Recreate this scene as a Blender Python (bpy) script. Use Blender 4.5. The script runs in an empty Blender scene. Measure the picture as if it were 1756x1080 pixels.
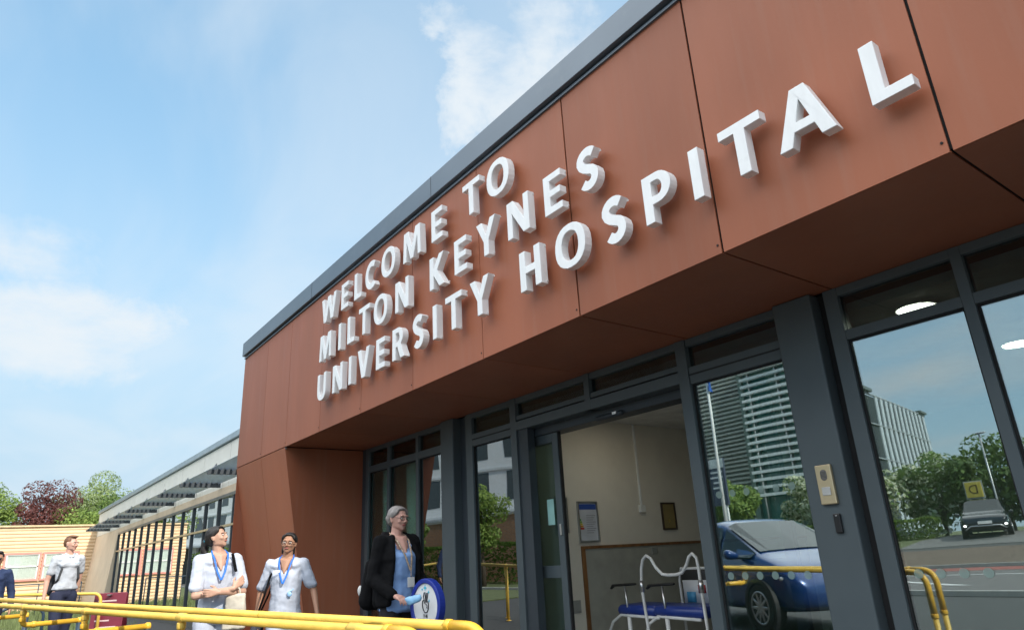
import bpy, bmesh, math, random
from mathutils import Vector, Matrix, noise
from mathutils.geometry import tessellate_polygon
R_ = math.radians
random.seed(7)
S = bpy.context.scene
COL = S.collection

# ------------------------------------------------------------------ camera
CAMZ = 1.2
pitch, roll, al = 0.3395, -0.055, 0.655
fh = Vector((-math.cos(al), math.sin(al), 0)); rh = Vector((math.sin(al), math.cos(al), 0))
F = (fh * math.cos(pitch) + Vector((0, 0, math.sin(pitch)))).normalized()
U0 = rh.cross(F)
RR = rh * math.cos(roll) + U0 * math.sin(roll)
UU = -rh * math.sin(roll) + U0 * math.cos(roll)
cd = bpy.data.cameras.new('camera'); cam = bpy.data.objects.new('camera', cd); COL.objects.link(cam)
cam.matrix_world = Matrix(((RR.x, UU.x, -F.x, 0), (RR.y, UU.y, -F.y, 0), (RR.z, UU.z, -F.z, CAMZ), (0, 0, 0, 1)))
cd.sensor_width = 36; cd.lens = 1165 / 1756 * 36
cd.clip_start = 0.05; cd.clip_end = 3000
S.camera = cam

# ------------------------------------------------------------------ sky, sun, exposure
SUN = Vector((1.0, 0.14, 0.0)).normalized(); EL = R_(40)
sun_dir = Vector((SUN.x * math.cos(EL), SUN.y * math.cos(EL), math.sin(EL)))
w = bpy.data.worlds.new('World'); S.world = w; w.use_nodes = True
nt = w.node_tree; N = nt.nodes; Lk = nt.links
N.clear()
out = N.new('ShaderNodeOutputWorld'); bg = N.new('ShaderNodeBackground')
sky = N.new('ShaderNodeTexSky'); sky.sky_type = 'NISHITA'; sky.sun_disc = False
sky.sun_elevation = EL; sky.sun_rotation = math.atan2(SUN.x, SUN.y)
sky.air_density = 1.0; sky.dust_density = 0.6; sky.ozone_density = 1.6
bg.inputs['Strength'].default_value = 0.12
tc = N.new('ShaderNodeTexCoord')
def vm(op, a, b=None):
    n = N.new('ShaderNodeVectorMath'); n.operation = op
    for i, v in enumerate((a, b)):
        if v is None: continue
        if isinstance(v, (tuple, list)): n.inputs[i].default_value = v
        else: Lk.new(v, n.inputs[i])
    return n
def mm(op, a, b=0.0, c=None, clamp=False):
    n = N.new('ShaderNodeMath'); n.operation = op; n.use_clamp = clamp
    for i, v in enumerate((a, b, c)):
        if v is None: continue
        if isinstance(v, (int, float)): n.inputs[i].default_value = v
        else: Lk.new(v, n.inputs[i])
    return n.outputs[0]
def smooth(x, lo, hi, a=0.0, b=1.0):
    n = N.new('ShaderNodeMapRange'); n.interpolation_type = 'SMOOTHSTEP'
    Lk.new(x, n.inputs[0]); n.inputs[1].default_value = lo; n.inputs[2].default_value = hi
    n.inputs[3].default_value = a; n.inputs[4].default_value = b
    return n.outputs[0]
dirn = vm('NORMALIZE', tc.outputs['Generated']).outputs[0]
sep = N.new('ShaderNodeSeparateXYZ'); Lk.new(dirn, sep.inputs[0])
zz = mm('ADD', mm('MAXIMUM', sep.outputs[2], 0.0), 0.16)
cmb = N.new('ShaderNodeCombineXYZ')
Lk.new(mm('DIVIDE', sep.outputs[0], zz), cmb.inputs[0]); Lk.new(mm('DIVIDE', sep.outputs[1], zz), cmb.inputs[1])
def nz(scale, detail, rough, rot=0.0, sc=(1, 1, 1), dist=0.0, off=(0, 0, 0), src=None):
    mp = N.new('ShaderNodeMapping'); Lk.new(src or cmb.outputs[0], mp.inputs[0])
    mp.inputs['Rotation'].default_value = (0, 0, rot); mp.inputs['Scale'].default_value = sc
    mp.inputs['Location'].default_value = off
    t = N.new('ShaderNodeTexNoise'); Lk.new(mp.outputs[0], t.inputs['Vector'])
    t.inputs['Scale'].default_value = scale; t.inputs['Detail'].default_value = detail
    t.inputs['Roughness'].default_value = rough; t.inputs['Distortion'].default_value = dist
    return t.outputs[0]
wisp = smooth(nz(1.1, 6, 0.5, rot=0.5, sc=(1.0, 2.2, 1), dist=0.5), 0.32, 0.75, 0.03, 0.50)
fine = nz(7.0, 9, 0.62, src=dirn, dist=0.3)
def puff(c, r0, r1, sc=(1, 1, 1)):
    d = vm('SUBTRACT', dirn, c); d = vm('MULTIPLY', d.outputs[0], sc)
    ln = vm('LENGTH', d.outputs[0]).outputs['Value']
    x = mm('ADD', ln, mm('MULTIPLY', mm('SUBTRACT', fine, 0.5), -0.26))
    return smooth(x, r0, r1, 1.0, 0.0)
p1 = puff((-0.616, 0.468, 0.634), 0.06, 0.13)
p1b = puff((-0.54, 0.51, 0.67), 0.05, 0.15)
p2 = puff((-0.955, 0.0, 0.278), 0.09, 0.17, (1, 0.72, 2.3))
p3 = puff((-0.930, -0.08, 0.372), 0.04, 0.13, (1, 0.85, 2.5))
p4 = puff((-0.36, -0.91, 0.185), 0.0, 0.20, (0.7, .7, 5.0))
p5 = puff((-0.25, -0.93, 0.30), 0.0, 0.24, (0.7, .7, 4.0))
cl = mm('MAXIMUM', mm('MAXIMUM', p1, p1b), mm('MAXIMUM', mm('MAXIMUM', p2, p3), mm('MAXIMUM', p4, p5)))
cl = mm('MULTIPLY', mm('MULTIPLY', cl, 0.95), smooth(nz(5.0, 8, 0.6, src=dirn, sc=(1, 1, 2.4), off=(3, 1, 2)), 0.28, 0.62, 0.35, 1.0))
low = mm('MULTIPLY', smooth(sep.outputs[2], 0.06, 0.72, 1.0, 0.0), smooth(sep.outputs[1], -0.95, -0.3, 0.75, 1.0))
allc = mm('MAXIMUM', cl, wisp, clamp=True)
hz = N.new('ShaderNodeMix'); hz.data_type = 'RGBA'; Lk.new(low, hz.inputs[0]); tn = vm('ADD', vm('MULTIPLY', sky.outputs[0], (.47, .60, .58)).outputs[0], (.62, 1.16, 1.62)); Lk.new(tn.outputs[0], hz.inputs[6]); hz.inputs[7].default_value = (2.05, 2.80, 3.40, 1)
mix = N.new('ShaderNodeMix'); mix.data_type = 'RGBA'
Lk.new(allc, mix.inputs[0]); Lk.new(hz.outputs[2], mix.inputs[6]); mix.inputs[7].default_value = (3.15, 3.4, 3.6, 1)
# unseen bright cloud added high behind the camera to light the shaded facade
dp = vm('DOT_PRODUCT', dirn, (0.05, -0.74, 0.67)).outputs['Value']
fill_cloud = mm('MULTIPLY', smooth(mm('ADD', dp, mm('MULTIPLY', mm('SUBTRACT', fine, 0.5), 0.3)), 0.50, 0.80), smooth(sep.outputs[2], 0.36, 0.52))
mx2 = N.new('ShaderNodeMix'); mx2.data_type = 'RGBA'; Lk.new(fill_cloud, mx2.inputs[0]); Lk.new(mix.outputs[2], mx2.inputs[6]); mx2.inputs[7].default_value = (11.0, 11.2, 11.4, 1)
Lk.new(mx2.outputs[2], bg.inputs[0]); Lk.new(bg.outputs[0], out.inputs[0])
sd = bpy.data.lights.new('sun', 'SUN'); sd.energy = 2.3; sd.angle = R_(1.5); sd.color = (1.0, 0.93, 0.82)
so = bpy.data.objects.new('sun', sd); COL.objects.link(so)
so.rotation_euler = sun_dir.to_track_quat('Z', 'Y').to_euler(); so.location = (20, 10, 30)
S.view_settings.view_transform = 'Standard'; S.view_settings.look = 'None'
S.view_settings.exposure = 1.15; S.view_settings.gamma = 1
S.render.engine = 'CYCLES'
S.cycles.max_bounces = 8; S.cycles.transparent_max_bounces = 12

# ------------------------------------------------------------------ materials
MATS = {}
def mat(name, col, rough=0.6, metal=0.0, var=0.12, scale=6.0, bump=0.0, bscale=60.0, emit=None, stretch=(1, 1, 1), spec=0.5, coat=0.0, sub=0.0):
    if name in MATS: return MATS[name]
    m = bpy.data.materials.new(name); m.use_nodes = True; t = m.node_tree; b = t.nodes['Principled BSDF']
    b.inputs['Roughness'].default_value = rough; b.inputs['Metallic'].default_value = metal
    b.inputs['Specular IOR Level'].default_value = spec; b.inputs['Coat Weight'].default_value = coat
    c = Vector(col)
    tcn = t.nodes.new('ShaderNodeTexCoord'); mp = t.nodes.new('ShaderNodeMapping'); mp.inputs['Scale'].default_value = stretch
    t.links.new(tcn.outputs['Object'], mp.inputs[0])
    n = t.nodes.new('ShaderNodeTexNoise'); n.inputs['Scale'].default_value = scale; n.inputs['Detail'].default_value = 6
    t.links.new(mp.outputs[0], n.inputs['Vector'])
    r = t.nodes.new('ShaderNodeMix'); r.data_type = 'RGBA'
    r.inputs[6].default_value = (*(c * (1 - var)), 1); r.inputs[7].default_value = (*[min(1, v) for v in c * (1 + var)], 1)
    mr = t.nodes.new('ShaderNodeMapRange'); mr.inputs[1].default_value = 0.3; mr.inputs[2].default_value = 0.7
    t.links.new(n.outputs[0], mr.inputs[0]); t.links.new(mr.outputs[0], r.inputs[0]); t.links.new(r.outputs[2], b.inputs['Base Color'])
    if bump:
        n2 = t.nodes.new('ShaderNodeTexNoise'); n2.inputs['Scale'].default_value = bscale; n2.inputs['Detail'].default_value = 5
        t.links.new(mp.outputs[0], n2.inputs['Vector'])
        bp = t.nodes.new('ShaderNodeBump'); bp.inputs['Strength'].default_value = bump; bp.inputs['Distance'].default_value = 0.02
        t.links.new(n2.outputs[0], bp.inputs['Height']); t.links.new(bp.outputs[0], b.inputs['Normal'])
    if emit:
        b.inputs['Emission Color'].default_value = (*emit[0], 1); b.inputs['Emission Strength'].default_value = emit[1]
    MATS[name] = m; return m
def frosted():
    m = bpy.data.materials.new('frosted_dot'); m.use_nodes = True; t = m.node_tree; b = t.nodes['Principled BSDF']; b.inputs[0].default_value = (.30, .42, .38, 1); b.inputs['Roughness'].default_value = .7
    o = [n for n in t.nodes if n.type == 'OUTPUT_MATERIAL'][0]; tr = t.nodes.new('ShaderNodeBsdfTransparent'); mx = t.nodes.new('ShaderNodeMixShader'); mx.inputs[0].default_value = .5
    t.links.new(tr.outputs[0], mx.inputs[1]); t.links.new(b.outputs[0], mx.inputs[2]); t.links.new(mx.outputs[0], o.inputs[0]); return m
DOTM = frosted()
def glass(name, refl, tint, rtint=(0.93, 1.0, 0.97)):
    m = bpy.data.materials.new(name); m.use_nodes = True; t = m.node_tree; t.nodes.clear()
    o = t.nodes.new('ShaderNodeOutputMaterial'); a = t.nodes.new('ShaderNodeBsdfTransparent'); g = t.nodes.new('ShaderNodeBsdfGlossy')
    a.inputs[0].default_value = (*tint, 1); g.inputs[0].default_value = (*rtint, 1); g.inputs['Roughness'].default_value = 0.0
    mx = t.nodes.new('ShaderNodeMixShader'); lw = t.nodes.new('ShaderNodeFresnel'); lw.inputs[0].default_value = 1.5
    ad = t.nodes.new('ShaderNodeMath'); ad.operation = 'MULTIPLY_ADD'; ad.inputs[1].default_value = 0.8; ad.inputs[2].default_value = refl; ad.use_clamp = True
    t.links.new(lw.outputs[0], ad.inputs[0]); t.links.new(ad.outputs[0], mx.inputs[0])
    # slight ripple of the float glass
    tcn = t.nodes.new('ShaderNodeTexCoord'); n = t.nodes.new('ShaderNodeTexNoise'); n.inputs['Scale'].default_value = 1.3; n.inputs['Detail'].default_value = 0
    t.links.new(tcn.outputs['Object'], n.inputs['Vector'])
    bp = t.nodes.new('ShaderNodeBump'); bp.inputs['Strength'].default_value = 0.08; bp.inputs['Distance'].default_value = 0.02
    t.links.new(n.outputs[0], bp.inputs['Height']); t.links.new(bp.outputs[0], g.inputs['Normal'])
    t.links.new(a.outputs[0], mx.inputs[1]); t.links.new(g.outputs[0], mx.inputs[2]); t.links.new(mx.outputs[0], o.inputs[0])
    MATS[name] = m; return m
# rust brown cladding with faint weathering streaks
def cladding():
    m = mat('rust_cladding', (0.335, 0.112, 0.058), rough=0.5, spec=0.25, var=0.10, scale=1.6, stretch=(1, 1, 0.35), bump=0.03, bscale=90)
    t = m.node_tree; b = t.nodes['Principled BSDF']
    n = t.nodes.new('ShaderNodeTexNoise'); n.inputs['Scale'].default_value = 2.2; n.inputs['Detail'].default_value = 8
    tcn = t.nodes.new('ShaderNodeTexCoord'); mp = t.nodes.new('ShaderNodeMapping'); mp.inputs['Scale'].default_value = (7, 7, 0.5)
    t.links.new(tcn.outputs['Object'], mp.inputs[0]); t.links.new(mp.outputs[0], n.inputs['Vector'])
    mr = t.nodes.new('ShaderNodeMapRange'); mr.inputs[1].default_value = 0.5; mr.inputs[2].default_value = 0.8; mr.inputs[3].default_value = 0; mr.inputs[4].default_value = 0.15
    t.links.new(n.outputs[0], mr.inputs[0])
    src = b.inputs['Base Color'].links[0].from_socket
    mx = t.nodes.new('ShaderNodeMix'); mx.data_type = 'RGBA'; mx.inputs[7].default_value = (0.36, 0.24, 0.19, 1)
    t.links.new(mr.outputs[0], mx.inputs[0]); t.links.new(src, mx.inputs[6]); t.links.new(mx.outputs[2], b.inputs['Base Color'])
    oi = t.nodes.new('ShaderNodeObjectInfo'); hv = t.nodes.new('ShaderNodeHueSaturation'); mv = t.nodes.new('ShaderNodeMapRange'); mv.inputs[3].default_value = .92; mv.inputs[4].default_value = 1.07
    t.links.new(oi.outputs['Random'], mv.inputs[0]); t.links.new(mv.outputs[0], hv.inputs['Value']); t.links.new(mx.outputs[2], hv.inputs['Color']); t.links.new(hv.outputs[0], b.inputs['Base Color'])
    mr2 = t.nodes.new('ShaderNodeMapRange'); mr2.inputs[3].default_value = 0.36; mr2.inputs[4].default_value = 0.56
    t.links.new(n.outputs[0], mr2.inputs[0]); t.links.new(mr2.outputs[0], b.inputs['Roughness'])
    return m
CLAD = cladding()
DARK = mat('joint_black', (0.012, 0.012, 0.013), 0.8)
CAPM = mat('blue_grey_coping', (0.13, 0.165, 0.20), 0.38, 0.35, var=0.06, scale=2)
FRAME = mat('anthracite_frame', (0.072, 0.092, 0.102), 0.42, var=0.06, scale=4, bump=0.02, bscale=300)
FRAME2 = mat('dark_frame', (0.035, 0.045, 0.055), 0.5, var=0.05)
LETTER = mat('white_letter', (0.87, 0.88, 0.88), 0.4, var=0.05, scale=9, stretch=(2, 2, .5), bump=0.02, bscale=200)
STEEL = mat('brushed_steel', (0.55, 0.55, 0.55), 0.3, 0.9, var=0.06)
GLASS = glass('window_glass', 0.29, (0.72, 0.84, 0.82), (0.93, 0.99, 1.0))
GLASS_CLEAR = glass('clear_glass', 0.03, (0.80, 0.92, 0.90))
GLASS_THIN = glass('thin_pane', 0.02, (0.97, 0.98, 0.98))
GLASS_DARK = glass('transom_glass', 0.05, (0.5, 0.56, 0.56))
GLASS_WING = glass('wing_glass', 0.55, (0.3, 0.33, 0.33), (0.97, 0.99, 0.98))
YEL = mat('yellow_paint', (0.72, 0.47, 0.08), 0.42, var=0.16, scale=6, bump=0.12, bscale=90)
YEL2 = mat('yellow_paint_fitting', (0.75, 0.43, 0.04), 0.38, var=0.12, scale=14, bump=0.05)
def chips(m, col, lo=.66, hi=.70, sc=9.0, amt=.8):
    t = m.node_tree; b = t.nodes['Principled BSDF']; tcn = t.nodes.new('ShaderNodeTexCoord'); n = t.nodes.new('ShaderNodeTexNoise')
    n.inputs['Scale'].default_value = sc; n.inputs['Detail'].default_value = 12; n.inputs['Roughness'].default_value = .75; t.links.new(tcn.outputs['Object'], n.inputs['Vector'])
    mr = t.nodes.new('ShaderNodeMapRange'); mr.inputs[1].default_value = lo; mr.inputs[2].default_value = hi; mr.inputs[4].default_value = amt; t.links.new(n.outputs[0], mr.inputs[0])
    src = b.inputs['Base Color'].links[0].from_socket; mx = t.nodes.new('ShaderNodeMix'); mx.data_type = 'RGBA'; mx.inputs[7].default_value = (*col, 1)
    t.links.new(mr.outputs[0], mx.inputs[0]); t.links.new(src, mx.inputs[6]); t.links.new(mx.outputs[2], b.inputs['Base Color'])
chips(YEL, (.20, .12, .05), .63, .68, 11, .7); chips(YEL2, (.16, .09, .04), .60, .66, 12, .7)
chips(FRAME, (.16, .165, .165), .62, .74, 5, .25); chips(CAPM, (.24, .26, .26), .55, .75, 3, .3); chips(LETTER, (.55, .53, .48), .58, .74, 4, .35)
NAVYP = mat('dark_blue_post', (0.025, 0.05, 0.08), 0.4, var=0.1)
INWALL = mat('lobby_wall', (0.72, 0.67, 0.58), 0.8, var=0.03)
SILVER = mat('silver_panel', (0.70, 0.69, 0.63), 0.5, 0.0, var=0.05, scale=2)
BEIGE = mat('beige_panel', (0.62, 0.50, 0.37), 0.55, var=0.07, scale=2)
YWALL = mat('yellow_cladding', (0.76, 0.55, 0.35), 0.6, var=0.05, scale=3)
PINK = mat('pink_window_frame', (0.72, 0.29, 0.24), 0.5, var=0.06)
WHITEP = mat('white_paint', (0.78, 0.78, 0.76), 0.5, var=0.04)
ASPH = mat('asphalt', (0.13, 0.12, 0.117), 0.85, var=0.3, scale=30, bump=0.3, bscale=200)
PAVE = mat('paving', (0.05, 0.05, 0.05), 0.85, var=0.14, scale=5, bump=0.2, bscale=120)
GRASS = mat('grass_green', (0.10, 0.12, 0.045), 0.9, var=0.35, scale=8, bump=0.6, bscale=60)

# ------------------------------------------------------------------ mesh helpers
class MB:
    def __init__(s): s.v = []; s.f = []; s.m = []
    def add(s, vs, fs, mi=0):
        b = len(s.v); s.v += [tuple(v) for v in vs]; s.f += [tuple(b + i for i in f) for f in fs]; s.m += [mi] * len(fs)
    def box(s, x0, x1, y0, y1, z0, z1, mi=0, M=None):
        vs = [Vector((x, y, z)) for x in (x0, x1) for y in (y0, y1) for z in (z0, z1)]
        if M is not None: vs = [M @ v for v in vs]
        s.add(vs, [(0, 1, 3, 2), (4, 6, 7, 5), (0, 4, 5, 1), (2, 3, 7, 6), (0, 2, 6, 4), (1, 5, 7, 3)], mi); return s
    def tube(s, pts, r, n=12, mi=0, caps=True):
        pts = [Vector(p) for p in pts]; rs = r if isinstance(r, (list, tuple)) else [r] * len(pts)
        base = len(s.v); prev = None
        for i, p in enumerate(pts):
            a = pts[max(i - 1, 0)]; c = pts[min(i + 1, len(pts) - 1)]
            t = (c - a).normalized()
            if prev is None:
                u = t.orthogonal().normalized()
            else:
                u = (prev - t * prev.dot(t)).normalized()
            prev = u; v = t.cross(u)
            for k in range(n):
                an = 2 * math.pi * k / n
                s.v.append(tuple(p + (u * math.cos(an) + v * math.sin(an)) * rs[i]))
        for i in range(len(pts) - 1):
            for k in range(n):
                a = base + i * n + k; b2 = base + i * n + (k + 1) % n
                s.f.append((a, b2, b2 + n, a + n)); s.m.append(mi)
        if caps:
            s.f.append(tuple(base + k for k in reversed(range(n)))); s.m.append(mi)
            e = base + (len(pts) - 1) * n
            s.f.append(tuple(e + k for k in range(n))); s.m.append(mi)
        return s
    def ell(s, c, r, nu=10, nv=7, M=None, mi=0):
        c = Vector(c); vs = []
        for j in range(nv + 1):
            ph = math.pi * j / nv
            for i in range(nu):
                th = 2 * math.pi * i / nu
                vs.append(c + Vector((r[0] * math.sin(ph) * math.cos(th), r[1] * math.sin(ph) * math.sin(th), r[2] * math.cos(ph))))
        if M is not None: vs = [M @ v for v in vs]
        fs = [(j * nu + i, (j + 1) * nu + i, (j + 1) * nu + (i + 1) % nu, j * nu + (i + 1) % nu) for j in range(nv) for i in range(nu)]
        s.add(vs, fs, mi); return s
    def hull(s, items, M=None, mi=0):
        """convex hull of ellipsoids [(centre, radius or (rx,ry,rz)), ...]"""
        bm = bmesh.new()
        for c, r in items:
            if not isinstance(r, (tuple, list)): r = (r, r, r)
            for j in range(7):
                ph = math.pi * (j + 0.0) / 6
                for i in range(10 if 0 < j < 6 else 1):
                    th = 2 * math.pi * i / 10
                    p = Vector(c) + Vector((r[0] * math.sin(ph) * math.cos(th), r[1] * math.sin(ph) * math.sin(th), r[2] * math.cos(ph)))
                    bm.verts.new(M @ p if M is not None else p)
        bmesh.ops.remove_doubles(bm, verts=bm.verts, dist=1e-5)
        res = bmesh.ops.convex_hull(bm, input=bm.verts)
        bmesh.ops.delete(bm, geom=[g for g in set(res['geom_interior']) | set(res['geom_unused']) if isinstance(g, bmesh.types.BMVert) and g.is_valid], context='VERTS')
        bm.verts.index_update()
        s.add([v.co.copy() for v in bm.verts], [tuple(v.index for v in f.verts) for f in bm.faces], mi)
        bm.free(); return s
    def build(s, name, m, parent=None, smooth=False, bevel=0, loc=None):
        me = bpy.data.meshes.new(name); me.from_pydata(s.v, [], s.f)
        ms = m if isinstance(m, (list, tuple)) else [m]
        for x in ms: me.materials.append(x)
        me.polygons.foreach_set('material_index', s.m)
        me.update()
        bm = bmesh.new(); bm.from_mesh(me); bmesh.ops.recalc_face_normals(bm, faces=bm.faces); bm.to_mesh(me); bm.free()
        if smooth: me.polygons.foreach_set('use_smooth', [True] * len(me.polygons))
        o = bpy.data.objects.new(name, me); COL.objects.link(o)
        if parent: o.parent = parent
        if bevel:
            b = o.modifiers.new('bevel', 'BEVEL'); b.width = bevel; b.segments = 2; b.limit_method = 'ANGLE'
        return o
def thing(name, label, cat, loc=(0, 0, 0), rz=0, group=None, kind=None):
    o = bpy.data.objects.new(name, None); o.empty_display_size = 0.2; COL.objects.link(o)
    o.location = loc; o.rotation_euler = (0, 0, rz)
    return tag(o, label, cat, group, kind)
def tag(o, label=None, cat=None, group=None, kind=None):
    if label: o['label'] = label
    if cat: o['category'] = cat
    if group: o['group'] = group
    if kind: o['kind'] = kind
    return o
def remesh(o, size, sm=4, disp=0):
    r = o.modifiers.new('remesh', 'REMESH'); r.mode = 'VOXEL'; r.voxel_size = size; r.use_smooth_shade = True
    k = o.modifiers.new('smooth', 'SMOOTH'); k.iterations = sm; k.factor = 0.5
    if disp:
        tx = bpy.data.textures.get('folds') or bpy.data.textures.new('folds', 'CLOUDS')
        tx.noise_scale = 0.095; tx.noise_depth = 2
        d = o.modifiers.new('folds', 'DISPLACE'); d.texture = tx; d.strength = disp; d.mid_level = 0.5; d.texture_coords = 'LOCAL'
    return o
def text(s_, size, m, parent, M, name='lettering', ext=0.001, align='CENTER'):
    c = bpy.data.curves.new(name, 'FONT'); c.body = s_; c.size = size; c.extrude = ext; c.align_x = align; c.align_y = 'CENTER'
    tmp = bpy.data.objects.new('tmp', c); COL.objects.link(tmp)
    me = bpy.data.meshes.new_from_object(tmp.evaluated_get(bpy.context.evaluated_depsgraph_get()))
    bpy.data.objects.remove(tmp)
    me.materials.clear(); me.materials.append(m)
    o = bpy.data.objects.new(name, me); COL.objects.link(o); o.parent = parent; o.matrix_local = M
    return o
def facing(x, y, z, to='-Y'):
    """matrix for flat text: text plane facing the named direction"""
    if to == '-Y': r = Matrix.Rotation(R_(90), 4, 'X')
    elif to == '+Y': r = Matrix.Rotation(R_(180), 4, 'Z') @ Matrix.Rotation(R_(90), 4, 'X')
    elif to == '+X': r = Matrix.Rotation(R_(90), 4, 'Z') @ Matrix.Rotation(R_(90), 4, 'X')
    return Matrix.Translation((x, y, z)) @ r

# ================================================================== ground
def ground():
    xs = [-600, -200, -120] + [-100 + i * 4 for i in range(36)] + [60, 120, 250, 600]
    ys = [-600, -200, -120, -80, -60, -45, -36, -30, -27, -26, -24.5, -24.3, -22.1, -22.0, -20.0, -19.9, -19.6, -12, -7.4, 0, 4, 12, 30, 80, 200, 600]
    def h(x, y):
        if y > -19.7: return 0.0
        if y > -19.95: return 0.02
        if y > -20.05: return 0.05
        if y > -22.2: return 0.58 if y < -21.9 else 0.5
        if y > -24.6: return 0.62
        return min(1.0, 0.62 + (-24.4 - y) * 0.11)
    m = MB(); nx = len(xs)
    for y in ys:
        for x in xs: m.v.append((x, y, h(x, y) - 0.0))
    for j in range(len(ys) - 1):
        for i in range(nx - 1):
            m.f.append((j * nx + i, j * nx + i + 1, (j + 1) * nx + i + 1, (j + 1) * nx + i))
            y0 = ys[j]; y1 = ys[j + 1]; x0 = xs[i]
            k = 0
            if y1 <= -24.4: k = 1
            elif y1 <= -22.0: k = 0
            elif y1 <= -19.9: k = 2
            if y0 >= -7.4 and x0 < -40: k = 1
            if y0 >= 12: k = 1
            m.m.append(k)
    SOIL = mat('brown_gravel', (0.14, 0.105, 0.08), 0.95, var=0.5, scale=14, bump=0.8, bscale=40)
    o = m.build('ground', [PAVE, GRASS, SOIL]); tag(o, 'pale paved forecourt rising to grass beyond the road', 'ground', kind='structure')
    r = MB(); r.box(-120, 60, -19.6, -7.3, 0.0, 0.004)
    tag(r.build('road', ASPH), 'asphalt road running past the forecourt', 'road', kind='structure')
    k = MB(); k.box(-120, 60, -7.3, -7.15, 0.0, 0.11); k.box(-120, 60, -19.75, -19.6, 0, 0.12)
    tag(k.build('kerb', mat('kerb_stone', (0.36, 0.35, 0.33), 0.8), bevel=0.01), 'concrete kerbs along both sides of the road', 'kerb', kind='structure')
    l = MB(); l.box(-120, 60, -8.62, -8.52, 0.004, 0.009, 0); l.box(-120, 60, -15.1, -14.95, 0.004, 0.009, 1)
    l.box(-120, 60, -19.4, -17.4, 0.004, 0.009, 2)
    l.add([(-14, -14.9, .009), (-13.6, -14.9, .009), (-7.4, -10.4, .009), (-7.9, -10.4, .009)], [(0, 1, 2, 3)], 1)
    tag(l.build('road_markings', [mat('yellow_line', (0.6, 0.42, 0.08), 0.7), mat('white_line', (0.6, 0.6, 0.58), 0.7), mat('red_surface', (0.26, 0.07, 0.055), 0.8, var=0.2)]), 'yellow and white lines and a red strip on the road', 'markings', kind='structure')
    dv = MB(); rows = [(-24.5, h(0, -24.5)), (-26, h(0, -26)), (-27, h(0, -27)), (-30, h(0, -30)), (-31.5, h(0, -36))]
    for (ya, za), (yb, zb) in zip(rows[:-1], rows[1:]): dv.add([(-15.6, ya, za + .015), (2, ya, za + .015), (2, yb, zb + .015), (-15.6, yb, zb + .015)], [(0, 1, 2, 3)])
    tag(dv.build('driveway', mat('drive_tarmac', (.15, .145, .14), .9, var=.2)), 'grey tarmac drive under the black car', 'driveway', kind='structure')
    # lawn before the yellow building
    g = MB()
    g.box(-37.9, -17.5, -14, 3.2, 0.004, 0.03)
    tag(g.build('lawn', GRASS), 'lawn before the yellow clad building', 'lawn', kind='structure')
    b = MB(); rnd = random.Random(3)
    for _ in range(9000):
        x = rnd.uniform(-37.8, -17.6); y = rnd.uniform(-3, 3.1); hh = rnd.uniform(.08, .3); a = rnd.uniform(0, 6.28); ww = .012
        dx, dy = math.cos(a) * ww, math.sin(a) * ww
        b.add([(x - dx, y - dy, .03), (x + dx, y + dy, .03), (x + rnd.uniform(-.08, .08), y + rnd.uniform(-.08, .08), .03 + hh)], [(0, 1, 2)])
    tag(b.build('long_grass', mat('grass_blade', (0.13, 0.165, 0.06), 0.8, var=0.4, scale=3)), 'rough green grass growing on the lawn before the yellow building', 'grass', kind='stuff')
ground()

# ================================================================== entrance building
BLD = thing('entrance_building', 'single storey entrance pavilion clad in rust brown panels with a dark glazed front', 'building', (0, 4.25, 0))
def P(mb, name, m, parent=BLD, **k):
    """a part, modelled in world space, put under a thing that is only moved"""
    o = mb.build(name, m, parent, **k)
    T = Matrix.Translation(parent.matrix_world.translation if parent.parent else parent.location)
    o.data.transform(T.inverted()); return o
FY, GY, SZ, TZ = 3.11, 4.25, 2.75, 4.585
JX = [-11.53, -10.3, -9.25, -8.05, -6.86, -5.68, -4.47, -3.27, -2.06, -0.86, 0.34, 1.55, 2.76, 3.97]
for i in range(len(JX) - 1):
    a, b = JX[i], JX[i + 1]; g = 0.007 if b > -3.4 else 0.0035
    g0 = 0.007 if a > -3.4 else 0.0035
    m = MB(); m.box(a + (g0 if i else 0), b - g, FY, FY + 0.012, SZ + (0.005 if i < 2 else 0), TZ)
    # screw heads near the lower corners
    P(m, 'fascia_panel', CLAD, bevel=0.0015)
    if i:
        s_ = MB(); s_.tube([(a - g0 - .02, FY - .004, SZ + .055), (a - g0 - .02, FY + .004, SZ + .055)], 0.0065, 8)
        P(s_, 'screw', DARK)
    if i >= 1:
        m = MB(); m.box(max(a, -9.25) + g0, b - g, FY + 0.014, GY + 0.02, SZ, SZ + 0.012)
        if a >= -9.3: P(m, 'soffit_panel', CLAD)
m = MB(); m.box(-11.5, 3.95, FY + .02, GY + .3, SZ + .02, TZ - .005)
P(m, 'backing', DARK)
m = MB(); m.box(-11.53, -11.518, FY + .014, 9.5, 0, TZ); m.box(-11.53, 4, 9.5, 9.52, 0, TZ); m.box(3.97, 3.985, FY, 9.5, 0, TZ)
P(m, 'outer_wall', CLAD)
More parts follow.
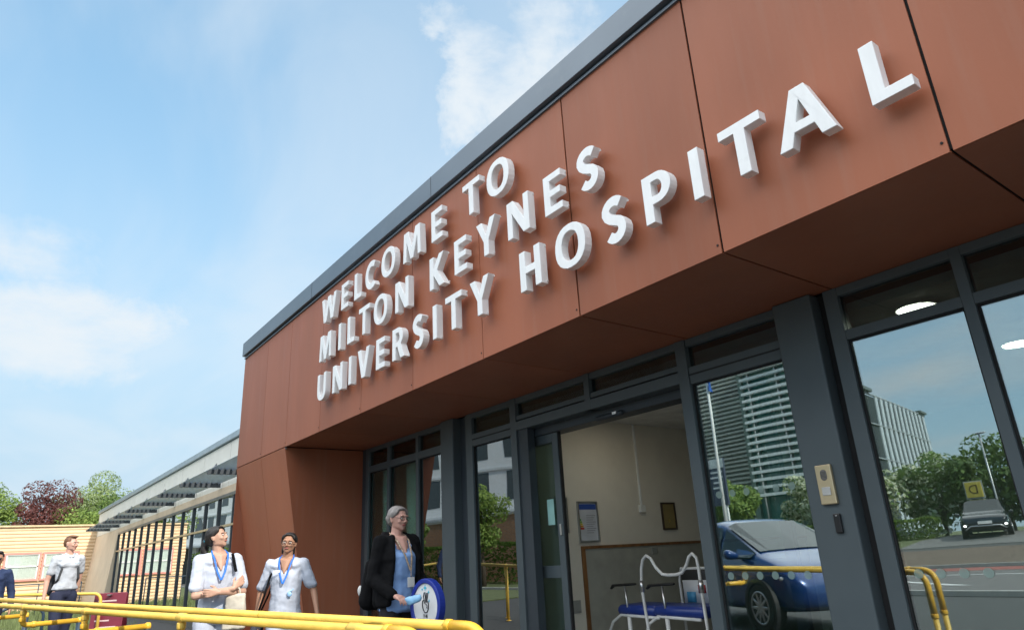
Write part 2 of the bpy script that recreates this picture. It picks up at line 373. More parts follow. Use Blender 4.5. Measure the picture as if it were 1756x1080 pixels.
# leaning left leg below the crease: front panels, return panels
def leg():
    yb = FY + 0.173 * SZ
    for a, b in ((-11.53, -10.303), (-10.297, -9.27)):
        m = MB(); t = 0.012
        m.add([(a, FY, SZ - .006), (b, FY, SZ - .006), (b, yb, 0), (a, yb, 0), (a, FY + t, SZ - .006), (b, FY + t, SZ - .006), (b, yb + t, 0), (a, yb + t, 0)],
              [(0, 1, 2, 3), (4, 7, 6, 5), (0, 4, 5, 1), (2, 6, 7, 3), (1, 5, 6, 2), (0, 3, 7, 4)])
        P(m, 'leg_panel', CLAD, bevel=0.001)
    m = MB(); x = -9.27
    m.add([(x, FY + .013, SZ - .008), (x, GY + .1, SZ - .008), (x, GY + .1, 0), (x, yb + .013, 0), (x - .012, FY + .013, SZ - .008), (x - .012, GY + .1, SZ - .008), (x - .012, GY + .1, 0), (x - .012, yb + .013, 0)],
          [(0, 1, 2, 3), (4, 7, 6, 5), (0, 4, 5, 1), (2, 6, 7, 3), (1, 5, 6, 2), (0, 3, 7, 4)])
    P(m, 'leg_panel', CLAD)
    m = MB(); m.box(-9.2695, -9.262, FY + .002, FY + .03, SZ - .03, SZ - .006); P(m, 'corner_trim', STEEL)
leg()
# coping
m = MB()
prof = [(FY - .055, 4.605), (FY - .055, 4.835), (FY - .03, 4.85), (9.5, 4.95), (9.5, 4.60), (FY + .02, 4.60)]
for x in (-11.58, 4.0): pass
vs = [(x, y, z) for x in (-11.535, 4.0) for y, z in prof]; n = len(prof)
m.add(vs, [tuple(range(n)), tuple(reversed(range(n, 2 * n)))] + [(i, i + n, (i + 1) % n + n, (i + 1) % n) for i in range(n)])
P(m, 'roof_coping', CAPM, bevel=0.004)
m = MB(); m.box(-11.53, 4.0, FY - .018, FY + .02, 4.562, 4.585); P(m, 'drip_edge', CAPM)
m = MB()
for x in (-8.4, -5.2, -2.0, 1.2): m.box(x, x + .004, FY - .057, FY - .05, 4.604, 4.836)
P(m, 'coping_joint', FRAME2)

# glazing ------------------------------------------------------------
def vbar(x0, x1, z0=0.0, z1=2.748, y0=GY, y1=GY + .10, m_=FRAME, name='mullion'):
    m = MB(); m.box(x0, x1, y0, y1, z0, z1); return P(m, name, m_, bevel=0.003)
def hbar(x0, x1, z0, z1, y0=GY + .002, y1=GY + .09, m_=FRAME, name='transom'):
    m = MB(); m.box(x0, x1, y0, y1, z0, z1); return P(m, name, m_, bevel=0.003)
def pane(x0, x1, z0, z1, y=GY + .035, mt=GLASS, name='window'):
    m = MB(); m.box(x0, x1, y, y + .008, z0, z1); return P(m, name, mt)
vbar(-9.262, -9.16, m_=FRAME2, name='jamb')
vbar(-9.16, -9.06, m_=FRAME)
bays = []
# left bay (three lights), to the left pillar
for a, b in ((-9.06, -8.495), (-8.425, -7.70), (-7.63, -6.99)): bays.append((a, b, 2.405, 2.495, 2.69))
vbar(-8.495, -8.425); vbar(-7.70, -7.63)
# pillars
for x0, x1 in ((-6.99, -6.715), (-2.47, -2.185)):
    m = MB(); m.box(x0, x1, GY - .06, GY + .3, 0, 2.748); P(m, 'pillar', FRAME, bevel=0.012)
vbar(-6.715, -6.53, y0=GY + .05, y1=GY + .3, m_=FRAME2, name='recess')
vbar(-6.53, -6.40)
vbar(-5.66, -5.56, y0=GY - .01)
vbar(-2.185, -2.125, y0=GY + .05, y1=GY + .3, m_=DARK, name='recess')
vbar(-2.125, -2.03)
vbar(-3.40, -3.30, y0=GY - .01)
vbar(-4.50, -4.43, z0=2.41, y0=GY - .01)
xr = [-1.345, -0.63, 0.085, 0.80, 1.515, 2.23]
for x in xr: vbar(x, x + .06)
bays.append((-6.40, -5.66, 2.375, 2.51, 2.69))
for x0, x1 in zip([-2.03] + [x + .06 for x in xr], xr + [3.9]): bays.append((x0, x1, 2.39, 2.455, 2.69))
bays.append((-3.30, -2.47, 2.385, 2.52, 2.69))
for a, b, zh, zl, zt in bays:
    hbar(a, b, zt, 2.748)
    hbar(a, b, zh, zl)
    hbar(a, b, 0.0, 0.12, name='bottom_rail')
    if zl - zh > .1:
        hbar(a, b, zh + .068, zh + .08, y0=GY - .002, y1=GY + .05, m_=DARK, name='shadow_gap')
    # dark gasket line round the main pane
    g = MB(); t = .012
    g.box(a, b, GY + .024, GY + .034, zh - t, zh); g.box(a, a + t, GY + .024, GY + .034, .12, zh - t); g.box(b - t, b, GY + .024, GY + .034, .12, zh - t)
    P(g, 'gasket', DARK)
    wnd = pane(a, b, .12, zh, mt=GLASS_CLEAR if b < -7.69 else GLASS)
    pane(a, b, zl, zt, mt=GLASS_DARK, name='transom_light')
    if a > -3.4:
        d = MB()
        nn = max(2, int((b - a - .1) / .118))
        for zc in ((0.985, 1.54) if a == -3.30 else (0.985,)):
            for i in range(nn):
                xc = a + .09 + i * .118; vs = [(xc + .026 * math.cos(t_ * math.pi / 8), GY + .031, zc + .026 * math.sin(t_ * math.pi / 8)) for t_ in range(16)]
                d = MB(); d.add(vs, [tuple(range(16))]); P(d, 'frosted_dot', DOTM)

# over the doors
for a, b in ((-5.56, -4.50), (-4.43, -3.40)):
    hbar(a, b, 2.69, 2.748); hbar(a, b, 2.515, 2.56)
    pane(a, b, 2.56, 2.69, mt=GLASS_DARK, name='transom_light')
    hbar(a, b, 2.50, 2.515, y0=GY + .03, m_=DARK, name='shadow_gap')
hbar(-5.56, -3.40, 2.41, 2.50, y0=GY - .008, y1=GY + .16, name='door_header')
hbar(-5.56, -3.40, 2.33, 2.41, y0=GY + .12, y1=GY + .30, m_=FRAME2, name='door_track')
# sliding leaves
def leaf(x0, x1, mirror):
    root = MB(); y0, y1 = GY + .15, GY + .20; st = .085
    root.box(x0, x0 + st, y0, y1, .03, 2.33); root.box(x1 - st, x1, y0, y1, .03, 2.33)
    root.box(x0 + st, x1 - st, y0, y1, 2.24, 2.33); root.box(x0 + st, x1 - st, y0, y1, .03, .2)
    root.box(x0 + st, x1 - st, y0, y1, .98, 1.09)
    o = P(root, 'sliding_door', FRAME, bevel=.003)
    pn = MB(); pn.box(x0 + st, x1 - st, y0 + .02, y0 + .028, .2, .98); pn.box(x0 + st, x1 - st, y0 + .02, y0 + .028, 1.09, 2.24)
    p = pn.build('pane', GLASS_CLEAR, o); p.data.transform(Matrix.Translation(-BLD.location))
    ed = MB(); xe = x1 if not mirror else x0
    ed.box(xe - .008, xe + .012, y0 + .008, y1 - .008, .03, 2.33)
    e = ed.build('rubber_edge', DARK, o); e.data.transform(Matrix.Translation(-BLD.location))
    lk = MB(); lk.box(xe - .045, xe - .02, y0 - .012, y0 + .001, 1.36, 1.46) if not mirror else lk.box(xe + .02, xe + .045, y0 - .012, y0 + .001, 1.30, 1.40)
    k = lk.build('lock', STEEL, o); k.data.transform(Matrix.Translation(-BLD.location))
    return o
L1_ = leaf(-5.62, -5.11, False); leaf(-3.52, -2.75, True)
vbar(-5.56, -5.40, z1=2.41, y0=GY + .01, m_=FRAME2, name='jamb')
# sticker on the left leaf
m = MB(); m.box(-5.35, -5.25, GY + .166, GY + .169, 1.46, 1.70)
st = P(m, 'door_sticker', mat('pale_green_sticker', (0.35, 0.62, 0.58), 0.6))
# sensor above door
m = MB(); m.hull([((-4.46, GY + .10, 2.335), (.02, .03, .025)), ((-4.16, GY + .10, 2.335), (.02, .03, .025))])
P(m, 'door_sensor', FRAME2, smooth=True)
m = MB(); m.box(-4.24, -4.19, GY + .062, GY + .068, 2.33, 2.352); P(m, 'sensor_window', STEEL)

# interior shell
m = MB()
m.box(-11.4, 3.95, 9.3, 9.45, 0, 2.75)
m.box(-5.70, -5.62, GY + .215, 9.3, 0.004, 2.60); m.box(-11.4, -9.30, GY + .12, 9.3, 0.004, 2.6)
m.box(3.7, 3.9, GY + .12, 9.3, 0.004, 2.6)
P(m, 'inner_wall', INWALL)
m = MB(); m.box(-11.4, 3.95, GY + .12, 9.3, 2.60, 2.66); P(m, 'ceiling', mat('ceiling_board', (0.7, 0.69, 0.65), 0.8))
m = MB(); m.box(-11.4, 3.95, GY + .1, 9.3, 0.002, 0.012); P(m, 'lobby_floor', mat('grey_vinyl', (0.26, 0.26, 0.25), 0.5))
# dado board and timber trim on the lobby wall
m = MB(); m.box(-5.62, -5.612, 5.10, 9.3, 0.01, 1.225); P(m, 'dado_board', mat('grey_board', (0.36, 0.355, 0.31), 0.6))
m = MB(); m.box(-5.62, -5.60, 5.055, 5.10, 0.01, 1.255); m.box(-5.62, -5.60, 5.10, 9.3, 1.225, 1.255); P(m, 'timber_trim', mat('varnished_timber', (0.22, 0.10, 0.035), 0.45, var=0.3, scale=12, stretch=(1, 1, .2)))
# conduit
m = MB(); m.box(-5.62, -5.60, 6.02, 6.045, 1.66, 2.6); m.box(-5.62, -5.585, 5.99, 6.075, 1.59, 1.67)
P(m, 'cable_conduit', WHITEP, bevel=.003)
m = MB(); m.box(-5.612, -5.60, 6.12, 6.2, 1.14, 1.2); P(m, 'wall_socket', STEEL)
m = MB(); m.box(-5.62, -5.61, 4.86, 4.99, .62, .74); P(m, 'wall_switch_plate', mat('switch_grey', (0.30, 0.30, 0.28), 0.5), bevel=.003)

# lobby lights
def dlight(x, y, label):
    t = thing('ceiling_light', label, 'light', (x, y, 2.6), group='round ceiling lights inside the glazing')
    m = MB(); m.tube([(0, 0, -.02), (0, 0, 0)], .125, 28); m.build('light_bezel', WHITEP, t)
    m = MB(); m.tube([(0, 0, -.026), (0, 0, -.02)], .11, 28); m.build('diffuser', mat('lit_diffuser', (.9, .85, .7), emit=((1.0, .93, .74), 11)), t)
dlight(-1.74, 4.66, 'lit round ceiling light behind the small pane above the big window')
dlight(-1.72, 6.40, 'lit round ceiling light deeper inside, seen through the rightmost window')

dlight(-4.75, 5.3, 'added round fill lamp hidden above the door header near the transit chair')  # extra lamp out of view, added to brighten the lobby
# framed notices
def frame_x(name, label, cat, y0, y1, z0, z1, fm, pm, x=-5.62):
    t = thing(name, label, cat, (x, (y0 + y1) / 2, z0))
    hw = (y1 - y0) / 2; h = z1 - z0; m = MB(); b = .018
    m.box(0, .022, -hw, -hw + b, 0, h); m.box(0, .022, hw - b, hw, 0, h); m.box(0, .022, -hw + b, hw - b, 0, b); m.box(0, .022, -hw + b, hw - b, h - b, h)
    m.build('picture_frame', fm, t, bevel=.002)
    m = MB(); m.box(.001, .008, -hw + b, hw - b, b, h - b); m.build('sheet', pm, t)
    return t, hw, h
t, hw, h = frame_x('framed_notice', 'silver framed energy notice with blue header and coloured bars on the lobby wall', 'notice', 5.04, 5.33, 1.29, 1.71, STEEL, mat('notice_paper', (.55, .57, .62), .5))
m = MB(); m.box(.008, .0095, -hw + .02, hw - .02, h - .085, h - .03); m.build('header', mat('notice_blue', (.03, .08, .35), .5), t)
for k, c in enumerate(((.05, .35, .05), (.25, .5, .05), (.7, .6, .05), (.7, .3, .03), (.6, .05, .03))):
    m = MB(); m.box(.008, .0095, -hw + .025, -hw + .045 + .009 * k, h - .20 - .022 * k, h - .182 - .022 * k); m.build('rating_bar', mat('bar%d' % k, c, .5), t)
m = MB()
for k in range(9): m.box(.008, .0092, -hw + .12, hw - .035 - .02 * (k % 3), h - .15 - .022 * k, h - .145 - .022 * k)
m.build('text_lines', mat('ink_grey', (.2, .2, .24), .6), t)
t, hw, h = frame_x('framed_certificate', 'brown framed gold certificate near the right door leaf', 'certificate', 6.36, 6.60, 1.39, 1.70, mat('brown_frame', (.05, .03, .02), .4), mat('gold_paper', (.30, .23, .09), .4))
m = MB(); m.tube([(.008, 0, .1), (.010, 0, .1)], .02, 16); m.build('seal', mat('seal_gold', (.5, .38, .12), .3, .6), t)
t, hw, h = frame_x('picture_frame', 'narrow silver frame half hidden behind the open left door leaf', 'picture', 4.72, 4.90, 1.39, 1.75, STEEL, mat('cream_sheet', (.5, .44, .34), .5))
m = MB(); m.box(.008, .0095, -.05, .05, .1, .28); m.build('print', mat('print_brown', (.25, .14, .08), .6), t)

# curtains in the left bay
def curtain(x0, x1, label):
    m = MB(); nn = 60; vs = []
    for i in range(nn + 1):
        u = i / nn; x = x0 + (x1 - x0) * u; y = 4.345 + .018 * math.sin(u * (x1 - x0) * 75) + .008 * math.sin(u * 31)
        vs += [(x, y, .1), (x, y, 2.58)]
    m.add(vs, [(2 * i, 2 * i + 2, 2 * i + 3, 2 * i + 1) for i in range(nn)])
    o = m.build('curtain', mat('teal_curtain', (.68, .88, .80), .8, var=.08), None, smooth=True)
    sl = o.modifiers.new('thick', 'SOLIDIFY'); sl.thickness = .004
    tag(o, label, 'curtain')
curtain(-8.80, -8.50, 'pale teal curtain behind the first narrow window beside the brown leg')
curtain(-8.12, -7.75, 'pale teal curtain behind the middle window of the left bay')

# intercom + card reader on the right pillar
t = thing('door_intercom', 'brass coloured door intercom with speaker grille on the dark pillar', 'intercom', (-2.318, GY - .06, 1.395))
m = MB(); m.box(-.052, .052, -.026, 0, 0, .24); m.build('casing', mat('champagne_metal', (.62, .50, .32), .32, .7, var=.05), t, bevel=.006)
m = MB(); m.hull([((0, -.026, .165), (.022, .003, .022)), ((0, -.026, .19), (.022, .003, .022))]); m.build('speaker_grille', mat('grille', (.16, .15, .14), .6), t, smooth=True)
m = MB(); m.box(-.028, .028, -.031, -.0262, .055, .105); m.build('call_button', mat('button_grey', (.5, .5, .48), .3), t, bevel=.003)
m = MB()
for i in range(5):
    for j in range(4): m.tube([(-.012 + j * .008, -.0315, .163 + i * .008), (-.012 + j * .008, -.0285, .163 + i * .008)], .0018, 6)
m.build('grille_holes', DARK, t)
t = thing('card_reader', 'small black card reader below the brass intercom', 'card reader', (-2.293, GY - .06, 1.225))
m = MB(); m.box(-.022, .022, -.02, 0, 0, .115); m.build('casing', mat('black_plastic', (.012, .012, .014), .35), t, bevel=.006)
m = MB(); m.box(-.006, .006, -.0215, -.0202, .1, .104); m.build('status_light', mat('led', (.5, .5, .5), .3), t)

# ================================================================== welcome sign
CAPH = 0.325
def arcpts(cx, cy, rx, ry, a0, a1, n):
    return [(cx + rx * math.cos(R_(a0 + (a1 - a0) * i / n)), cy + ry * math.sin(R_(a0 + (a1 - a0) * i / n))) for i in range(n + 1)]
def sarc(cx, cy, rx, ry, a0, a1, n, p=0.88):
    o = []
    for i in range(n + 1):
        a = R_(a0 + (a1 - a0) * i / n); c, s_ = math.cos(a), math.sin(a)
        o.append((cx + rx * math.copysign(abs(c) ** p, c), cy + ry * math.copysign(abs(s_) ** p, s_)))
    return o
def band(pts, w0):
    """outline of a stroke of width w0 along pts"""
    l, r = [], []
    for i, p in enumerate(pts):
        a = Vector(pts[max(i - 1, 0)]); b = Vector(pts[min(i + 1, len(pts) - 1)]); t = (b - a).normalized(); nrm = Vector((-t.y, t.x))
        l.append(tuple(Vector(p) + nrm * w0 / 2)); r.append(tuple(Vector(p) - nrm * w0 / 2))
    return l + r[::-1]
def glyph(c):
    s = .215
    if c == 'I': return [[(0, 0), (s, 0), (s, 1), (0, 1)]]
    if c == 'L': return [[(0, 0), (.58, 0), (.58, .17), (s, .17), (s, 1), (0, 1)]]
    if c == 'T': return [[(.31, 0), (.31 + s, 0), (.31 + s, .83), (.835, .83), (.835, 1), (0, 1), (0, .83), (.31, .83)]]
    if c == 'E': return [[(0, 0), (.62, 0), (.62, .17), (s, .17), (s, .42), (.57, .42), (.57, .585), (s, .585), (s, .83), (.61, .83), (.61, 1), (0, 1)]]
    if c == 'H': return [[(0, 0), (s, 0), (s, .41), (.56, .41), (.56, 0), (.56 + s, 0), (.56 + s, 1), (.56, 1), (.56, .59), (s, .59), (s, 1), (0, 1)]]
    if c == 'N': return [[(0, 0), (.195, 0), (.195, .66), (.62, 0), (.86, 0), (.86, 1), (.665, 1), (.665, .36), (.25, 1), (0, 1)]]
    if c == 'M': return [[(0, 0), (.19, 0), (.215, .68), (.47, 0), (.64, 0), (.895, .68), (.92, 0), (1.11, 0), (1.06, 1), (.78, 1), (.555, .37), (.33, 1), (.05, 1)]]
    if c == 'W': return [[(.25, 0), (.50, 0), (.70, .65), (.90, 0), (1.15, 0), (1.40, 1), (1.18, 1), (1.02, .30), (.82, 1), (.58, 1), (.38, .30), (.22, 1), (0, 1)]]
    if c == 'V': return [[(.32, 0), (.58, 0), (.90, 1), (.67, 1), (.45, .27), (.23, 1), (0, 1)]]
    if c == 'Y': return [[(.325, 0), (.325 + s, 0), (.325 + s, .40), (.87, 1), (.63, 1), (.4325, .58), (.24, 1), (0, 1), (.325, .40)]]
    if c == 'K': return [[(0, 0), (s, 0), (s, .42), (.53, 0), (.81, 0), (.42, .52), (.79, 1), (.54, 1), (s, .60), (s, 1), (0, 1)]]
    if c == 'A': return [[(0, 0), (.225, 0), (.30, .24), (.64, .24), (.715, 0), (.95, 0), (.60, 1), (.35, 1)], [(.355, .40), (.47, .77), (.585, .40)]]
    if c == 'O': return [sarc(.49, .5, .49, .515, 0, 345, 23), sarc(.49, .5, .27, .345, 0, 345, 23)]
    if c == 'U': return [[(0, 1), (0, .36)] + sarc(.40, .36, .40, .375, 180, 360, 14)[1:] + [(.80, 1), (.585, 1), (.585, .36)] + sarc(.40, .36, .185, .205, 360, 180, 12)[1:] + [(.215, 1)]]
    if c == 'P': return [[(0, 0), (s, 0), (s, .36), (.36, .36)] + arcpts(.36, .68, .33, .32, -90, 90, 12)[1:] + [(0, 1)],
                         [(s, .52), (.35, .52)] + arcpts(.35, .68, .125, .16, -90, 90, 8)[1:] + [(s, .84)]]
    if c == 'R': return [[(0, 0), (s, 0), (s, .39), (.33, .39), (.52, 0), (.78, 0), (.55, .44)] + arcpts(.36, .70, .32, .30, -50, 90, 10) + [(0, 1)],
                         [(s, .54), (.35, .54)] + arcpts(.35, .69, .12, .15, -90, 90, 8)[1:] + [(s, .84)]]
    if c == 'C':
        return [band(sarc(.48, .5, .365, .41, 54, 306, 24, .95), .215)]
    if c == 'S':
        pts = arcpts(.345, .715, .235, .20, 38, 180, 9) + [(.155, .615), (.235, .545), (.345, .49), (.455, .44), (.515, .375)] + arcpts(.33, .30, .205, .205, 0, -145, 9)
        return [band(pts, .215)]
def letter(c, x, z, parent):
    loops = [[(px * CAPH, pz * CAPH) for px, pz in lp] for lp in glyph(c)]
    y0, y1 = 3.0, 3.066
    tris = tessellate_polygon([[Vector((a, b, 0)) for a, b in lp] for lp in loops])
    flat = [p for lp in loops for p in lp]; n = len(flat)
    m = MB()
    vs = [(x + a, y0, z + b) for a, b in flat] + [(x + a, y1, z + b) for a, b in flat]
    fs = [tuple(t_) for t_ in tris] + [tuple(i + n for i in reversed(t_)) for t_ in tris]
    k = 0
    for lp in loops:
        q = len(lp)
        for i in range(q): fs.append((k + i, k + (i + 1) % q, n + k + (i + 1) % q, n + k + i))
        k += q
    m.add(vs, fs)
    # stand-off studs behind, with small side lugs
    xs = [p[0] for p in flat]; zs = [p[1] for p in flat]
    o = m.build('letter', LETTER, parent)
    bv = o.modifiers.new('bevel', 'BEVEL'); bv.width = .0035; bv.segments = 2; bv.limit_method = 'ANGLE'; bv.angle_limit = R_(40)
    rt = max(flat, key=lambda p: p[0] * 1.0 - p[1] * .6); ru = max(flat, key=lambda p: p[0] + p[1] * .6); lb = min(flat, key=lambda p: p[0] + p[1])
    for p_ in ({rt, ru} if x < -2.2 else ()):
        st = MB(); st.tube([(x + p_[0] - .004, y1 - .012, z + p_[1] - .02 * (1 if p_ == ru else -1)), (x + p_[0] + .009, y1 - .012, z + p_[1] - .02 * (1 if p_ == ru else -1))], .006, 6)
        st.build('fixing_stud', LETTER, o)
    return o
SIGN = thing('welcome_sign', 'raised white capital letters reading WELCOME TO MILTON KEYNES UNIVERSITY HOSPITAL', 'sign')
rows = [(4.043, [('W', -7.85), ('E', -7.239), ('L', -6.867), ('C', -6.575), ('O', -6.175), ('M', -5.675), ('E', -5.105), ('T', -4.545), ('O', -4.165)]),
        (3.563, [('M', -7.865), ('I', -7.286), ('L', -7.029), ('T', -6.724), ('O', -6.345), ('N', -5.846), ('K', -5.148), ('E', -4.71), ('Y', -4.349), ('N', -3.902), ('E', -3.433), ('S', -3.055)]),
        (3.075, [('U', -7.885), ('N', -7.419), ('I', -6.963), ('V', -6.726), ('E', -6.273), ('R', -5.903), ('S', -5.483), ('I', -5.101), ('T', -4.880), ('Y', -4.477), ('H', -3.778), ('O', -3.355), ('S', -2.861), ('P', -2.488), ('I', -2.114), ('T', -1.900), ('A', -1.558), ('L', -1.076)])]
for z, ls in rows:
    for c, x in ls: letter(c, x, z, SIGN)

# ================================================================== glazed wing to the left
WING = thing('glazed_wing', 'long low wing with pale panels, sunshade louvres and a band of mirrored windows', 'building', (-25, 4.25, 0))
WY = 4.25; WX0, WX1 = -31.4, -11.54
m = MB(); m.box(-38.0, WX1, WY - .06, 12, 4.02, 4.16); P(m, 'roof_coping', mat('pale_blue_coping', (.34, .42, .47), .35, .3), WING, bevel=.01)
x = WX1; k = 0
while x > -38.0:
    x2 = max(x - 2.4, -38.0); m = MB(); m.box(x2 + .012, x - .012, WY, WY + .03, 3.0, 4.0); P(m, 'fascia_panel', SILVER, WING, bevel=.003); x = x2
m = MB(); m.box(-37.9, WX1, WY + .035, 12, 2.88, 4.02); P(m, 'roof_body', mat('wing_dark', (.1, .1, .1), .8), WING)
m = MB(); m.box(WX0, WX1, WY - .012, WY + .034, 2.83, 2.995); P(m, 'head_band', BEIGE, WING, bevel=.003)
m = MB(); m.box(WX0, WX1, WY - .03, WY + .06, 2.76, 2.828); P(m, 'window_head', mat('grey_head', (.20, .20, .18), .4, .4), WING)
GOLD = mat('pale_gold_transom', (.55, .43, .26), .4, .3)
m = MB(); m.box(WX0, WX1, WY - .035, WY + .05, 2.12, 2.165); P(m, 'transom', GOLD, WING)
m = MB(); m.box(WX0, WX1, WY - .02, WY + .1, 0, .22); P(m, 'base_plinth', mat('plinth', (.08, .085, .08), .7), WING)
x = -12.13 + .0
while x > WX0 - .1:
    m = MB(); m.box(x - .035, x + .035, WY - .028, WY + .06, .22, 2.76); P(m, 'mullion', FRAME2, WING)
    m = MB(); m.box(max(x - 1.165, WX0), x - .035, WY + .01, WY + .018, .22, 2.76); P(m, 'window', GLASS_WING, WING)
    x -= 1.2
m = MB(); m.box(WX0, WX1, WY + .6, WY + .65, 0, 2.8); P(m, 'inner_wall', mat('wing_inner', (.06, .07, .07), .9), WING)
# leaning end panels
m = MB()
for a, b in ((-38.0, -34.6), (-34.58, WX0 - .01)):
    m.add([(a, WY - .0, 2.99), (b, WY, 2.99), (b, WY - .28, 0), (a, WY - .28, 0), (a, WY + .1, 2.99), (b, WY + .1, 2.99), (b, WY + .1, 0), (a, WY + .1, 0)],
          [(0, 1, 2, 3), (4, 7, 6, 5), (0, 4, 5, 1), (2, 6, 7, 3), (1, 5, 6, 2), (0, 3, 7, 4)])
P(m, 'end_panel', BEIGE, WING)
# sunshade
SH = MB()
for i in range(7):
    yc = 3.46 + i * .115
    Mx = Matrix.Translation((0, yc, 3.12)) @ Matrix.Rotation(R_(-48), 4, 'X')
    SH.box(-34.0, WX1 - .1, -.030, .030, -.004, .004, M=Mx)
sh = P(SH, 'sunshade', mat('louvre_pale', (.42, .50, .60), .35, .0), WING)
x = -14.48
while x > -34.5:
    b = MB(); pr_ = [(3.36, 3.02), (4.22, 3.02), (4.22, 3.10)]
    for i in range(7):
        yc = 4.15 - i * .115; pr_ += [(yc + .055, 3.23), (yc - .03, 3.10)]
    pr_ += [(3.36, 3.08)]
    n = len(pr_); b.add([(x - .03, y, z) for y, z in pr_] + [(x + .03, y, z) for y, z in pr_], [tuple(range(n)), tuple(reversed(range(n, 2 * n)))] + [(i, i + n, (i + 1) % n + n, (i + 1) % n) for i in range(n)])
    bo = b.build('bracket', FRAME2, sh); bo.data.transform(Matrix.Translation(-WING.location))
    h_ = MB(); h_.box(x + .032, x + .06, 4.225, 4.245, 3.0, 3.22); ho = h_.build('bracket_foot', WHITEP, sh); ho.data.transform(Matrix.Translation(-WING.location))
    x -= 2.4

# ================================================================== yellow clad building
YB = thing('yellow_building', 'low building clad in ribbed yellow boards with pink framed windows', 'building', (-38, 2.5, 0))
m = MB(); z = 0.0; rib = .145
y0, y1 = 0.42, 4.9
pts = []
while z < 3.45:
    pts += [(-38.0, z), (-37.972, z + .03), (-37.972, z + rib * .62), (-38.0, z + rib * .8)]; z += rib
vs = [(x, y, zz_) for y in (y0, y1) for x, zz_ in pts]; n = len(pts)
m.add(vs, [(i, i + 1, n + i + 1, n + i) for i in range(n - 1)])
P(m, 'ribbed_wall', YWALL, YB)
m = MB(); m.box(-50, -38.01, y0, 9, 0, 3.5); P(m, 'wall_core', YWALL, YB)
m = MB(); m.box(-50.1, -37.90, y0 - .06, 9, 3.5, 3.57); P(m, 'roof_edge', mat('cream_edge', (.66, .5, .3), .5), YB)
def ywin(ya, yb_, za, zb):
    m = MB(); t = .075; x0, x1 = -37.98, -37.90
    m.box(x0, x1, ya, ya + t, za, zb); m.box(x0, x1, yb_ - t, yb_, za, zb); m.box(x0, x1, ya + t, yb_ - t, za, za + t); m.box(x0, x1, ya + t, yb_ - t, zb - t, zb)
    f = P(m, 'window', PINK, YB)
    m = MB(); a, b = ya + t, yb_ - t
    m.box(-37.97, -37.965, a, b, za + t, zb - t); p = m.build('blind', mat('white_blind', (.72, .76, .70), .6, var=.1, stretch=(1, 8, 1)), f); p.data.transform(Matrix.Translation(-YB.location))
    m = MB(); zm = (za + zb) / 2 - .02
    m.box(-37.96, -37.925, a, b, zm, zm + .05); m.box(-37.96, -37.925, a, a + .05, za + t, zb - t); m.box(-37.96, -37.925, b - .05, b, za + t, zb - t); m.box(-37.96, -37.925, a + .05, b - .05, zb - t - .04, zb - t)
    p = m.build('sash', WHITEP, f); p.data.transform(Matrix.Translation(-YB.location))
    m = MB(); m.box(-37.945, -37.94, a + .05, b - .05, za + t, zb - t); p = m.build('pane', GLASS_THIN, f); p.data.transform(Matrix.Translation(-YB.location))
ywin(.90, 2.25, 1.25, 2.43); ywin(2.29, 3.68, 1.25, 2.43)

# thin rail on posts in front of the yellow wall
def fence(name, label, pts, zt, post_m, rail_m, r=.02, every=1, cat='railing', extra=()):
    t = thing(name, label, cat, (pts[0][0], pts[0][1], 0)); o0 = Vector((pts[0][0], pts[0][1], 0))
    m = MB()
    for z in (zt,) + tuple(extra): m.tube([Vector((*p, z)) - o0 for p in pts], r, 10)
    m.build('rail', rail_m, t, smooth=True)
    for p in pts[::every]:
        m = MB(); m.tube([Vector((*p, 0)) - o0, Vector((*p, zt)) - o0], r * .9, 8); m.build('post', post_m, t, smooth=True)
    return t
fence('garden_railing', 'thin dark railing on posts before the yellow building', [(-31, -2 + i * 1.3) for i in range(5)], 1.12, NAVYP, NAVYP, .02)

